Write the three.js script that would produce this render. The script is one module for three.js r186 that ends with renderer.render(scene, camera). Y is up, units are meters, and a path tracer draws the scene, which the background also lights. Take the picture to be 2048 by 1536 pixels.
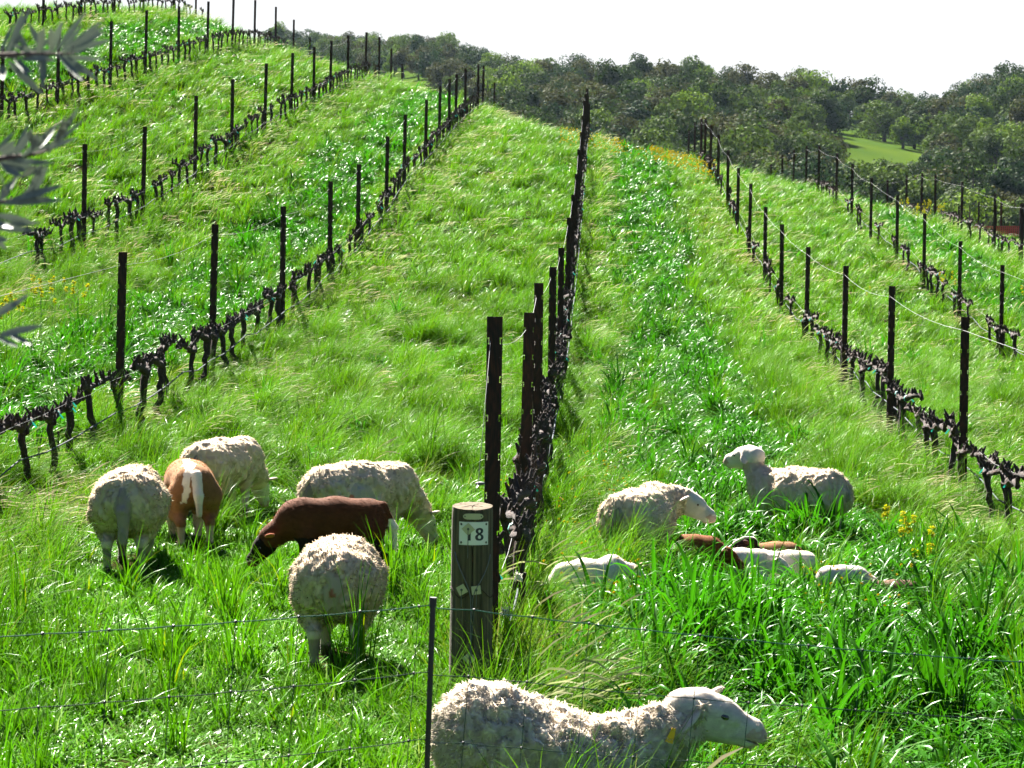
import * as THREE from 'three';
import { mergeGeometries } from 'three/addons/utils/BufferGeometryUtils.js';
import { ImprovedNoise } from 'three/addons/math/ImprovedNoise.js';

// ---------- camera, sky, sun, exposure ----------
const F = 5900, EYE_ROW = 407, CAM_Y = 2.5;              // focal length in photo pixels, the row of eye level, eye height
const scene = new THREE.Scene();
const camera = new THREE.PerspectiveCamera(2 * Math.atan(768 / F) * 180 / Math.PI, 4 / 3, 0.5, 4000);
camera.position.set(0, CAM_Y, 0);
camera.setViewOffset(2048, 1536, 0, 768 - EYE_ROW, 2048, 1536);
camera.focus = 20; camera.userData.fStop = 19;
const renderer = new THREE.WebGLRenderer({ antialias: true });
renderer.toneMapping = THREE.LinearToneMapping;
renderer.toneMappingExposure = 8.6;
renderer.shadowMap.enabled = true;
const SUN = new THREE.Vector3(-0.33, 0.82, -0.82).normalize();
{
  const w = 256, h = 128, d = new Float32Array(w * h * 4), v = new THREE.Vector3();
  for (let j = 0; j < h; j++) for (let i = 0; i < w; i++) {
    const el = ((j + 0.5) / h - 0.5) * Math.PI, az = ((i + 0.5) / w - 0.5) * 2 * Math.PI;
    v.set(Math.cos(el) * Math.cos(az), Math.sin(el), Math.cos(el) * Math.sin(az));
    const up = Math.max(0, v.y), haze = 0.55 + 0.45 * (v.x * SUN.x + v.z * SUN.z) / Math.hypot(SUN.x, SUN.z) / Math.max(0.05, Math.cos(el)), t = Math.pow(1 - Math.max(0, up - 0.06), 8) * haze, g = Math.pow(Math.max(0, v.dot(SUN)), 6) * 0.04, k = (j * w + i) * 4;
    d[k] = 0.011 + 0.114 * t + g; d[k + 1] = 0.023 + 0.102 * t + g; d[k + 2] = 0.050 + 0.075 * t + g * 0.95; d[k + 3] = 1;
  }
  const sky = new THREE.DataTexture(d, w, h, THREE.RGBAFormat, THREE.FloatType);
  sky.mapping = THREE.EquirectangularReflectionMapping; sky.magFilter = THREE.LinearFilter; sky.needsUpdate = true;
  scene.background = sky; scene.environment = sky;
}
const sun = new THREE.DirectionalLight(new THREE.Color(1, 0.95, 0.86), 5);
sun.position.copy(SUN).multiplyScalar(150).add(new THREE.Vector3(0, 0, -60)); sun.target.position.set(0, 0, -60);
sun.castShadow = true; sun.shadow.mapSize.set(4096, 4096);
Object.assign(sun.shadow.camera, { left: -80, right: 80, top: 80, bottom: -80, near: 1, far: 400 });
scene.add(sun, sun.target);
scene.fog = new THREE.FogExp2(new THREE.Color(0.60, 0.80, 1.0), 0.00003);

// ---------- helpers ----------
const V = (x, y, z) => new THREE.Vector3(x, y, z);
const C = (r, g, b) => new THREE.Color().setRGB(r, g, b);
function rngOf(seed) { let a = seed >>> 0; return () => { a = (a + 0x6D2B79F5) | 0; let t = Math.imul(a ^ (a >>> 15), 1 | a); t = (t + Math.imul(t ^ (t >>> 7), 61 | t)) ^ t; return ((t ^ (t >>> 14)) >>> 0) / 4294967296; }; }
const NZ = new ImprovedNoise(), noise = (x, y, z) => NZ.noise(x, y, z);
const lerp = (a, b, t) => a + (b - a) * t, clamp = (x, a, b) => Math.min(b, Math.max(a, x));
const smooth = (a, b, x) => { const t = clamp((x - a) / (b - a), 0, 1); return t * t * (3 - 2 * t); };
const taken = {};
function numbered(n) { const k = taken[n] = (taken[n] ?? -1) + 1; return k ? n + '_' + String(k).padStart(3, '0') : n; }
function tag(o, label, category, group, kind) { if (label) o.userData.label = label; if (category) o.userData.category = category; if (group) o.userData.group = group; if (kind) o.userData.kind = kind; return o; }
function mesh(name, geo, mat, parent) { const m = new THREE.Mesh(geo, mat); m.name = parent ? name : numbered(name); m.castShadow = m.receiveShadow = true; (parent || scene).add(m); return m; }
function group(name, pos) { const g = new THREE.Group(); g.name = numbered(name); g.position.copy(pos); scene.add(g); return g; }
const ORD = ['first', 'second', 'third', 'fourth', 'fifth', 'sixth', 'seventh', 'eighth', 'ninth', 'tenth', 'eleventh', 'twelfth', 'thirteenth', 'fourteenth', 'fifteenth', 'sixteenth', 'seventeenth', 'eighteenth', 'nineteenth', 'twentieth'];
function tex(w, h, fn, srgb) {
  const d = new Uint8Array(w * h * 4);
  for (let j = 0; j < h; j++) for (let i = 0; i < w; i++) { const c = fn(i / w, j / h), k = (j * w + i) * 4; for (let q = 0; q < 3; q++) d[k + q] = clamp(Math.round((Array.isArray(c) ? c[q] : c) * 255), 0, 255); d[k + 3] = 255; }
  const t = new THREE.DataTexture(d, w, h); t.wrapS = t.wrapT = THREE.RepeatWrapping; t.magFilter = THREE.LinearFilter; t.minFilter = THREE.LinearMipmapLinearFilter;
  if (srgb) t.colorSpace = THREE.SRGBColorSpace; t.needsUpdate = true; return t;
}
// noise that repeats over 0..1
const tn = (u, v, fu, fv, s) => { const a = u * Math.PI * 2, b = v * Math.PI * 2; return noise(Math.cos(a) * fu / 6.28 + s, Math.sin(a) * fu / 6.28 + Math.cos(b) * fv / 6.28, Math.sin(b) * fv / 6.28 + s * 1.7); };
function setColor(geo, fn) {                                 // vertex colours, fn(i, x, y, z) -> [r, g, b]
  const p = geo.attributes.position, c = new Float32Array(p.count * 3);
  for (let i = 0; i < p.count; i++) { const q = fn(i, p.getX(i), p.getY(i), p.getZ(i)); c[i * 3] = q[0]; c[i * 3 + 1] = q[1]; c[i * 3 + 2] = q[2]; }
  geo.setAttribute('color', new THREE.BufferAttribute(c, 3)); return geo;
}
// a tapered limb along points, with uneven rings
function limb(pts, radii, sides, rough = 0, seed = 1, cap = true) {
  const pos = [], uv = [], idx = [], n = pts.length, up = V(0.31, 0.2, 0.93), t = V(), a = V(), b = V(); let run = 0;
  for (let i = 0; i < n; i++) {
    t.subVectors(pts[Math.min(i + 1, n - 1)], pts[Math.max(i - 1, 0)]).normalize();
    a.crossVectors(t, up).normalize(); b.crossVectors(t, a);
    if (i) run += pts[i].distanceTo(pts[i - 1]);
    for (let k = 0; k <= sides; k++) {
      const an = (k % sides) / sides * Math.PI * 2, r = radii[i] * (1 + rough * noise(Math.cos(an) * 1.7 + seed * 3.1, Math.sin(an) * 1.7 + seed, i * 0.9 + seed * 7.7) * 1.6);
      pos.push(pts[i].x + (a.x * Math.cos(an) + b.x * Math.sin(an)) * r, pts[i].y + (a.y * Math.cos(an) + b.y * Math.sin(an)) * r, pts[i].z + (a.z * Math.cos(an) + b.z * Math.sin(an)) * r);
      uv.push(k / sides * Math.max(1, Math.round(radii[0] * 6.28 / 0.12)), run / 0.25);
    }
  }
  const w = sides + 1;
  for (let i = 0; i < n - 1; i++) for (let k = 0; k < sides; k++) { const p = i * w + k; idx.push(p, p + 1, p + w, p + 1, p + w + 1, p + w); }
  if (cap) for (const i of [0, n - 1]) { const c = pos.length / 3; pos.push(pts[i].x, pts[i].y, pts[i].z); uv.push(0.5, 0.5); for (let k = 0; k < sides; k++) i ? idx.push(c, i * w + k, i * w + k + 1) : idx.push(c, i * w + k + 1, i * w + k); }
  const g = new THREE.BufferGeometry(); g.setAttribute('position', new THREE.Float32BufferAttribute(pos, 3)); g.setAttribute('uv', new THREE.Float32BufferAttribute(uv, 2)); g.setIndex(idx); g.computeVertexNormals(); return g;
}
const tube = (pts, r, sides = 5) => limb(pts, pts.map(() => r), sides, 0, 1, true);

// ---------- the lie of the land ----------
// rows run away from the camera; row 0 stands behind the numbered post, 1..4 to its left, -1..-4 to its right.
const VX = 184 / F, ROW0 = 3131 / F, ROWSTEP = 22441 / F;
const rowX = (r, D) => VX * D - ROW0 - r * ROWSTEP;
const rowOf = (X, D) => (VX * D - X - ROW0) / ROWSTEP;
// heights of the ground along each row (depth, height relative to the eye) surveyed from post feet
const LAND = {
  4: [[8, -1.1], [40, 0.6], [60, 2.7], [83, 4.86], [89, 5.43], [95, 5.95], [108, 6.85], [118, 7.0], [130, 5.4], [150, 0]],
  3: [[8, -1.5], [35, -0.4], [50, 0.7], [58.6, 1.35], [64.6, 2.05], [71.5, 2.66], [77, 3.27], [83, 3.84], [89, 4.35], [95, 4.85], [101, 5.25], [107.5, 5.45], [113.6, 5.35], [120, 5.05], [130, 3.8], [150, -1]],
  2: [[8, -2.0], [20, -1.85], [35, -1.35], [46.3, -0.84], [52.2, -0.4], [58.9, 0.36], [64.7, 0.99], [71, 1.65], [77, 2.17], [83, 2.64], [88, 3.06], [94, 3.65], [101, 4.15], [107, 4.3], [113, 4.2], [119, 3.95], [130, 2.8], [150, -2]],
  1: [[8, -2.3], [18, -2.3], [26.5, -2.18], [32.5, -2.04], [40, -1.8], [47, -1.39], [52, -1.07], [59, -0.41], [64, 0.2], [72.5, 0.82], [78.5, 1.38], [84, 1.8], [87, 2.1], [93, 2.5], [102, 3.1], [106, 3.2], [117, 3.1], [126, 2.6], [150, -2.5]],
  0: [[8, -2.45], [14.5, -2.4], [20.5, -2.48], [26.5, -2.48], [32.5, -2.44], [38.5, -2.28], [44.5, -1.95], [50.5, -1.6], [56.5, -1.19], [62.5, -0.65], [68.5, -0.14], [74.5, 0.42], [80.5, 1.05], [86.5, 1.5], [92.5, 1.82], [98.5, 1.9], [104.5, 1.8], [115, 1.3], [130, -0.6], [150, -4.5]],
  [-1]: [[8, -2.6], [14, -2.62], [20, -2.75], [26.7, -2.83], [33.5, -2.7], [39.9, -2.59], [47.4, -2.46], [54, -2.2], [59.6, -1.84], [66, -1.34], [71.8, -0.85], [77.5, -0.36], [84, 0.2], [90, 0.62], [95, 0.98], [99, 1.1], [106, 1.18], [114, 1.1], [125, 0.6], [150, -4.5]],
  [-2]: [[8, -2.8], [30, -3.1], [52.4, -2.89], [58.6, -2.47], [65, -1.98], [71, -1.52], [78, -1.06], [84, -0.68], [89.6, -0.2], [97, 0.13], [103, 0.28], [110, 0.27], [117, 0.2], [125, 0], [150, -4]],
  [-3]: [[8, -3.1], [40, -3.2], [60, -2.5], [76.7, -1.73], [82, -1.5], [89.6, -1.06], [96.7, -0.82], [101, -0.74], [106, -0.72], [113, -0.8], [125, -1.4], [150, -6]],
  [-4]: [[8, -3.4], [60, -3.0], [90, -2.1], [109, -1.66], [115.6, -1.66], [122, -1.82], [135, -3], [150, -7]],
};
const STEP = 0.5, ROWH = {};
for (const r in LAND) {
  const t = LAND[r], raw = [];
  for (let k = 0; k * STEP <= 150; k++) { const D = k * STEP; let i = 0; while (i < t.length - 2 && D > t[i + 1][0]) i++; raw.push(lerp(t[i][1], t[i + 1][1], clamp((D - t[i][0]) / (t[i + 1][0] - t[i][0]), D < t[0][0] ? 0 : -9, D > 150 ? 1 : 9))); }
  ROWH[r] = raw.map((_, k) => { let s = 0, w = 0; for (let q = -8; q <= 8; q++) { const y = raw[clamp(k + q, 0, raw.length - 1)], g = Math.exp(-q * q / 24); s += y * g; w += g; } return s / w; });
}
const along = (r, D) => { const a = ROWH[clamp(r, -4, 4)], x = clamp(D / STEP, 0, a.length - 1.001), i = Math.floor(x); return lerp(a[i], a[i + 1], x - i) + (r < -4 ? (r + 4) * 0.5 : 0); };
function nearLand(X, D) {
  const r = clamp(rowOf(X, D), -7, 6.9), i = Math.floor(r), t = r - i, a = along(i - 1, D), b = along(i, D), c = along(i + 1, D), d = along(i + 2, D);
  const cr = b + 0.5 * t * (c - a + t * (2 * a - 5 * b + 4 * c - d + t * (3 * (b - c) + d - a)));
  return CAM_Y + cr + 0.035 * noise(X * 0.9, D * 0.9, 4.4) + 0.02 * noise(X * 3, D * 3, 1.4);
}
// far wooded hills across the valley: the ridge line in photo pixels and how far off it is
const RIDGE = [[-600, 24], [300, 44], [560, 89], [640, 102], [735, 106], [800, 104], [860, 102], [900, 119], [950, 142], [1020, 156], [1060, 166], [1120, 176], [1180, 170], [1250, 186], [1300, 180], [1400, 196], [1470, 202], [1560, 204], [1650, 216], [1760, 236], [1870, 244], [1900, 226], [1950, 200], [2000, 190], [2048, 180], [2500, 134], [3200, 124]];
const ridgeRow = (px) => { let i = 0; while (i < RIDGE.length - 2 && px > RIDGE[i + 1][0]) i++; return lerp(RIDGE[i][1], RIDGE[i + 1][1], clamp((px - RIDGE[i][0]) / (RIDGE[i + 1][0] - RIDGE[i][0]), 0, 1)); };
const ridgeD = (px) => lerp(880, 600, smooth(700, 1150, px)) + 60 * smooth(1700, 2100, px);
function farLand(X, D) {
  const px = clamp(1024 + X / D * F, -600, 3200), R = ridgeD(px), hs = (EYE_ROW - ridgeRow(px)) / F * R, h0 = -16;
  if (D <= R) { const t = clamp((D - 215) / (R - 215), 0, 1); return CAM_Y + lerp(h0, hs, Math.pow(t, 0.8)) + 1.2 * noise(X * 0.02, D * 0.02, 9) * smooth(0, 0.2, t); }
  return CAM_Y + hs - (D - R) * 0.12;
}
const ground = (X, D) => D < 130 ? nearLand(X, D) : lerp(nearLand(X, Math.min(D, 149)), farLand(X, D), smooth(130, 215, D));
const at = (px, D, dy = 0) => { const X = (px - 1024) / F * D; return V(X, ground(X, D) + dy, -D); };
const spot = (px, py, D) => V((px - 1024) / F * D, CAM_Y + (EYE_ROW - py) / F * D, -D);
const inView = (X, D, m = 60) => { const px = 1024 + X / D * F; return px > -m - 900 / D && px < 2048 + m + 900 / D; };

{ // one sheet of ground to the horizon
  const Ds = []; for (let D = 1.5; D < 130; D += D < 30 ? 0.4 : 0.8) Ds.push(D); for (let D = 130; D < 2600; D *= 1.02) Ds.push(D);
  const N = 150, pos = [], col = [], idx = [];
  for (const D of Ds) for (let i = 0; i <= N; i++) {
    const s = i / N * 2 - 1, X = VX * D + s * (34 + 0.5 * Math.max(0, D - 60)), y = D > 1000 ? farLand(X, D) : ground(X, D);
    pos.push(X, Math.max(y, -90), -D);
    const n = noise(X * 1.3, D * 1.3, 2) * 0.5 + noise(X * 6, D * 6, 5) * 0.5, k = smooth(120, 170, D), m = noise(X * 0.05, D * 0.05, 3);
    col.push(lerp(0.020 + 0.012 * n, 0.030 + 0.015 * m + 0.008 * n, k), lerp(0.019 + 0.012 * n, 0.052 + 0.015 * m + 0.008 * n, k), lerp(0.007 + 0.004 * n, 0.008, k));
  }
  for (let j = 0; j < Ds.length - 1; j++) for (let i = 0; i < N; i++) { const p = j * (N + 1) + i; idx.push(p, p + 1, p + N + 1, p + 1, p + N + 2, p + N + 1); }
  const g = new THREE.BufferGeometry(); g.setAttribute('position', new THREE.Float32BufferAttribute(pos, 3)); g.setAttribute('color', new THREE.Float32BufferAttribute(col, 3)); g.setIndex(idx); g.computeVertexNormals();
  const m = mesh('ground', g, new THREE.MeshPhysicalMaterial({ vertexColors: true, roughness: 1, specularIntensity: 0 })); tag(m, 'grassy vineyard slope running up to a crest and on to far hills', 'ground', null, 'structure');
}

// ---------- materials ----------
const barkTex = tex(128, 256, (u, v) => { const s = tn(u, v, 26, 5, 1), f = tn(u, v, 60, 18, 4), g = 0.52 + 0.42 * s + 0.3 * f; return [g * 0.98, g * 0.86, g * 0.84]; }, true);
const barkBump = tex(128, 256, (u, v) => 0.5 + 0.5 * tn(u, v, 30, 6, 1) + 0.25 * tn(u, v, 60, 16, 4));
const rustTex = tex(128, 512, (u, v) => { const a = tn(u, v, 10, 30, 2), b = tn(u, v, 40, 22, 6), c = 0.62 + 0.28 * a + 0.3 * b; return [c, c * (0.82 + 0.1 * a), c * (0.78 + 0.16 * b)]; }, true);
const woodTex = tex(256, 512, (u, v) => { const s = tn(u, v, 70, 3, 1), q = tn(u, v, 18, 1.5, 8), f = tn(u, v, 160, 20, 4), g = 0.6 + 0.16 * s + 0.2 * q + 0.14 * f; return [g, g * 0.95, g * 0.86]; }, true);
const woodBump = tex(256, 512, (u, v) => 0.5 + 0.45 * tn(u, v, 70, 3, 1) + 0.2 * tn(u, v, 160, 12, 4));
const M = {
  bark: new THREE.MeshStandardMaterial({ map: barkTex, bumpMap: barkBump, bumpScale: 0.008, color: C(0.11, 0.076, 0.063), roughness: 0.95 }),
  rust: new THREE.MeshStandardMaterial({ map: rustTex, color: C(0.058, 0.020, 0.012), roughness: 0.85, metalness: 0.15 }),
  wire: new THREE.MeshStandardMaterial({ color: C(0.12, 0.12, 0.125), roughness: 0.7, metalness: 0.3 }),
  hose: new THREE.MeshPhysicalMaterial({ color: C(0.035, 0.042, 0.055), roughness: 0.85, specularIntensity: 0.3 }),
  tie: new THREE.MeshPhysicalMaterial({ color: C(0.02, 0.36, 0.30), roughness: 0.7, transmission: 0.3, side: THREE.DoubleSide }),
  wood: new THREE.MeshStandardMaterial({ map: woodTex, bumpMap: woodBump, bumpScale: 0.002, color: C(0.215, 0.185, 0.12), roughness: 0.95 }),
  woodEnd: new THREE.MeshPhysicalMaterial({ color: C(0.55, 0.55, 0.55), vertexColors: true, roughness: 1, specularIntensity: 0.15 }),
  crack: new THREE.MeshStandardMaterial({ color: C(0.02, 0.016, 0.012), roughness: 1 }),
  cream: new THREE.MeshStandardMaterial({ color: C(0.40, 0.37, 0.22), roughness: 0.55 }),
  bolt: new THREE.MeshStandardMaterial({ color: C(0.10, 0.10, 0.09), roughness: 0.5, metalness: 0.7 }),
  blackPlastic: new THREE.MeshStandardMaterial({ color: C(0.014, 0.014, 0.017), roughness: 0.5 }),
  strand: new THREE.MeshStandardMaterial({ color: C(0.02, 0.12, 0.075), roughness: 0.6 }),
  strandDark: new THREE.MeshStandardMaterial({ color: C(0.014, 0.045, 0.032), roughness: 0.6 }),
};
const leafy = (o) => new THREE.MeshPhysicalMaterial({ vertexColors: true, roughness: 1, side: THREE.DoubleSide, transmission: 0.45, clearcoat: 0.5, clearcoatRoughness: 0.4, specularIntensity: 0.05, ...o });

// ---------- far trees ----------
function treeShape(seed, R, H, gap) {
  const rnd = rngOf(seed), wood = [], top = V((rnd() - 0.5) * 0.8, H * 0.45, (rnd() - 0.5) * 0.8);
  wood.push(limb([V(0, -0.6, 0), V(0.1, H * 0.12, 0.05), V(top.x * 0.6, H * 0.28, top.z * 0.6), top], [0.42, 0.33, 0.28, 0.2], 7, 0.3, seed));
  const lobes = [], n = 9 + Math.floor(rnd() * 5);
  for (let i = 0; i < n; i++) { const a = i / n * 6.283 * 1.9 + rnd(), q = Math.sqrt(rnd()) * R * 0.72, y = H * lerp(0.26, 0.8, rnd()) - q * 0.12; const c = V(Math.cos(a) * q, y, Math.sin(a) * q); lobes.push([c, R * lerp(0.28, 0.46, rnd())]); wood.push(limb([V(top.x * 0.5, H * 0.25, top.z * 0.5), V(c.x * 0.5, lerp(H * 0.3, c.y, 0.55), c.z * 0.5), c], [0.16, 0.1, 0.04], 5, 0.2, seed + i)); }
  lobes.push([V(0, H * 0.72, 0), R * 0.5]);
  const pos = [], col = [], idx = [], p = V(), d = V(), a = V(), b = V(), total = 3300;
  for (let k = 0; k < total; k++) {
    const [c, r] = lobes[Math.floor(rnd() * lobes.length)];
    d.set(rnd() - 0.5, rnd() - 0.42, rnd() - 0.5).normalize(); p.copy(c).addScaledVector(d, r * lerp(0.55, 1.08, Math.sqrt(rnd()))); p.y = Math.max(p.y, H * 0.08 + rnd() * 0.4);
    if (noise(p.x * 0.9 + seed, p.y * 0.9, p.z * 0.9) < -gap) continue;
    d.x += (rnd() - 0.5) * 1.4; d.y += (rnd() - 0.5) * 1.4; d.z += (rnd() - 0.5) * 1.4; d.normalize();
    a.set(rnd() - 0.5, rnd() - 0.5, rnd() - 0.5).cross(d).normalize(); b.crossVectors(d, a);
    const s = lerp(0.13, 0.36, rnd()), v = pos.length / 3, f = 0.72 + 0.5 * rnd(), y = rnd() * 0.25;
    for (const [u, w, o] of [[-0.8, -0.5, 0], [0.8, -0.4, 0.2], [0.1, 1.0, -0.1]]) { pos.push(p.x + (a.x * u + b.x * w + d.x * o) * s, p.y + (a.y * u + b.y * w + d.y * o) * s, p.z + (a.z * u + b.z * w + d.z * o) * s); col.push(f * (1 + y), f, f * (1 - y)); }
    idx.push(v, v + 1, v + 2);
  }
  const g = new THREE.BufferGeometry(); g.setAttribute('position', new THREE.Float32BufferAttribute(pos, 3)); g.setAttribute('color', new THREE.Float32BufferAttribute(col, 3)); g.setIndex(idx); g.computeVertexNormals();
  return { crown: g, trunk: mergeGeometries(wood) };
}
{
  const shapes = [treeShape(11, 4.6, 8.6, 0.30), treeShape(23, 5.2, 8.0, 0.26), treeShape(37, 4.0, 9.4, 0.34), treeShape(41, 4.9, 7.4, 0.22), treeShape(59, 3.4, 8.0, 0.3)];
  const tint = [['dark evergreen oak', C(0.015, 0.033, 0.006)], ['dusky brown green oak', C(0.028, 0.036, 0.009)], ['olive green oak', C(0.034, 0.066, 0.008)], ['bright spring green oak', C(0.058, 0.112, 0.008)], ['deep green oak', C(0.012, 0.030, 0.011)]].map(([n, c]) => [n, leafy({ color: c, transmission: 0.3, clearcoat: 0.08, clearcoatRoughness: 0.6 })]);
  const trunkMat = new THREE.MeshStandardMaterial({ map: barkTex, color: C(0.12, 0.10, 0.085), roughness: 1 });
  const rnd = rngOf(77), meadow = (px, py) => px > 1692 && px < 1845 && py > 272 + (px - 1690) * 0.30 && py < 326, meadow2 = (px, py) => px > 1955 && px < 2002 && py > 348 && py < 368;
  const wanted = [];
  const plant = (px, D, sc, kind) => {
    const X = (px - 1024) / F * D, y = ground(X, D), py = EYE_ROW - (y - CAM_Y) / D * F; let s = 0, ok = false;
    for (let k = 0; k < 4 && !ok; k++, sc *= ok ? 1 : 0.8) { s = sc * F / D; ok = true; for (let q = -1; q <= 1; q += 0.5) for (let e = 0; e <= 1; e += 0.25) if (meadow(px + q * 3.4 * s, py - e * 7.2 * s) || meadow2(px + q * 3.2 * s, py - e * 7.2 * s)) ok = false; if (ok) break; }
    if (!ok || py - 8.5 * s > 500 || py - 8.5 * s > hidden(px)) return;
    wanted.push({ px, D, X, y, sc, kind, shape: Math.floor(rnd() * shapes.length), turn: rnd() * 6.28, tall: 0.85 + 0.3 * rnd(), size: sc / D });
  };
  // row of the photo below which the vineyard hides the wood
  const hidden = (px) => { const t = [[500, 100], [700, 150], [1000, 250], [1180, 290], [1400, 320], [1600, 400], [1800, 470], [2100, 520]]; let i = 0; while (i < t.length - 2 && px > t[i + 1][0]) i++; return lerp(t[i][1], t[i + 1][1], (px - t[i][0]) / (t[i + 1][0] - t[i][0])); };
  const pick = () => { const r = rnd(); return r < 0.36 ? 0 : r < 0.60 ? 1 : r < 0.80 ? 2 : r < 0.90 ? 3 : 4; };
  for (let j = 0; j < 17; j++) { const D = 262 + j * 20; for (let px = (D < 330 ? 1290 : 1000) + (j % 2) * 25; px < 2120; px += 24 + 5200 / D * 1.5) plant(px + (rnd() - 0.5) * 40, D + (rnd() - 0.5) * 22, lerp(0.58, 1.02, rnd()), pick()); }
  for (let px = 980; px < 2120; px += 30) plant(px + (rnd() - 0.5) * 26, ridgeD(px) + (rnd() - 0.5) * 24, lerp(0.5, 0.95, rnd()), pick());
  for (let j = 0; j < 7; j++) for (let px = 540 + j * 9; px < 1060; px += 24) plant(px + (rnd() - 0.5) * 20, ridgeD(px) + 6 - j * 38, lerp(0.5, 0.85, rnd()), pick());
  wanted.sort((a, b) => b.size - a.size);
  wanted.slice(0, 300).forEach(({ px, D, X, y, sc, kind, shape, turn, tall }) => {
    const g = group('oak_tree', V(X, y - 0.2, -D)), sh = shapes[shape], t = tint[kind]; g.rotation.y = turn; g.scale.set(sc, sc * tall, sc);
    mesh('crown', sh.crown, t[1], g); mesh('trunk', sh.trunk, trunkMat, g);
    const where = D > 540 ? 'along the far ridge' : px < 1200 ? 'behind the middle vine row' : px < 1440 ? 'right of the middle vine row' : px < 1680 ? 'left of the meadow' : D < 350 ? 'low in the valley below the meadow' : px < 1860 ? 'just around the meadow' : 'right of the meadow';
    tag(g, t[0] + ' in the wood ' + where, 'tree', t[0] + 's ' + where);
  });
  const rest = wanted.slice(300), wood = new THREE.Group(); wood.name = 'distant_woodland'; scene.add(tag(wood, 'mass of small far-off oaks covering the hills behind the vineyard', 'woodland', null, 'stuff'));
  for (let k = 0; k < tint.length; k++) for (let q = 0; q < shapes.length; q++) { const list = rest.filter((t) => t.kind === k && t.shape === q); if (!list.length) continue; for (const [geo, m, nm] of [[shapes[q].crown, tint[k][1], 'crowns'], [shapes[q].trunk, trunkMat, 'trunks']]) { const im = new THREE.InstancedMesh(geo, m, list.length); im.name = nm; im.userData.kind = 'stuff'; im.castShadow = im.receiveShadow = true; list.forEach((t, i) => im.setMatrixAt(i, new THREE.Matrix4().compose(V(t.X, t.y - 0.2, -t.D), new THREE.Quaternion().setFromAxisAngle(V(0, 1, 0), t.turn), V(t.sc, t.sc * t.tall, t.sc)))); wood.add(im); } }
  console.log('trees', wanted.length);
}

// ---------- vineyard posts ----------
const POSTROWS = {
  4: { ds: [83, 89, 95, 101, 108, 114], phrase: 'uppermost vine row at top left' },
  3: { ds: [58.6, 64.6, 71.5, 77, 83, 89, 95, 101, 107.5, 113.6, 120], phrase: 'third vine row left of the numbered post' },
  2: { ds: [46.3, 52.2, 58.9, 64.7, 71, 77, 83, 88, 94, 101, 107, 113, 119], phrase: 'second vine row left of the numbered post' },
  1: { ds: [26.5, 32.8, 40, 46.9, 52.2, 59, 64.2, 72, 78, 83, 86.7, 92.7, 102, 106, 117, 126], phrase: 'first vine row left of the numbered post' },
  0: { ds: [14.5, 20.5, 24.6, 31, 37.5, 44.5, 50.5, 56.5, 62.5, 68.5, 74.5, 80.5, 86.5, 92.5, 98.5, 104.5], phrase: 'vine row directly behind the numbered post' },
  [-1]: { ds: [26.7, 33.5, 39.9, 47.4, 54, 59.6, 66, 71.8, 77.5, 84, 90, 95, 99, 106, 114], phrase: 'first vine row right of the numbered post' },
  [-2]: { ds: [52.4, 58.6, 65, 71, 78, 84, 89.6, 97, 103, 110, 117, 125], phrase: 'second vine row right of the numbered post' },
  [-3]: { ds: [76.7, 82, 89.6, 96.7, 101, 106, 113, 120], phrase: 'third vine row right of the numbered post' },
  [-4]: { ds: [104, 109, 115.6, 122], phrase: 'fourth vine row right of the numbered post' },
};
const POST_H = 1.76;
function postShape(h, w, depth, slots) {
  const s = new THREE.Shape(); s.moveTo(-w / 2, -0.3); s.lineTo(w / 2, -0.3); s.lineTo(w / 2, h); s.lineTo(-w / 2, h); s.closePath();
  if (slots) for (let y = h - 0.12; y > 0.1; y -= 0.19) for (const q of [-1, 1]) {           // C shaped wire slots near both edges
    const x = q * (w / 2 - 0.0035), o = new THREE.Path(); o.moveTo(x, y + 0.017); o.lineTo(x - q * 0.009, y + 0.017); o.lineTo(x - q * 0.009, y - 0.016); o.lineTo(x - q * 0.003, y - 0.016); o.lineTo(x - q * 0.003, y - 0.009); o.lineTo(x - q * 0.006, y - 0.009); o.lineTo(x - q * 0.006, y + 0.010); o.lineTo(x, y + 0.010); o.closePath(); s.holes.push(o);
  }
  const web = new THREE.ExtrudeGeometry(s, { depth: 0.003, bevelEnabled: false }); web.translate(0, 0, -0.0015);
  const parts = [web.toNonIndexed()];
  for (const q of [-1, 1]) { const f = new THREE.BoxGeometry(0.003, h + 0.296, depth); f.translate(q * (w / 2 - 0.0155), h / 2 - 0.15, -depth / 2 - 0.0016); parts.push(f.toNonIndexed()); }
  const g = mergeGeometries(parts); const uv = g.attributes.uv, p = g.attributes.position;
  for (let i = 0; i < p.count; i++) uv.setXY(i, p.getX(i) * 4 + 0.5, p.getY(i) * 0.8); return g;
}
const postNear = postShape(POST_H, 0.078, 0.045, true), postFar = postShape(POST_H, 0.078, 0.045, false);
const lean = rngOf(5), postTops = {};
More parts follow.
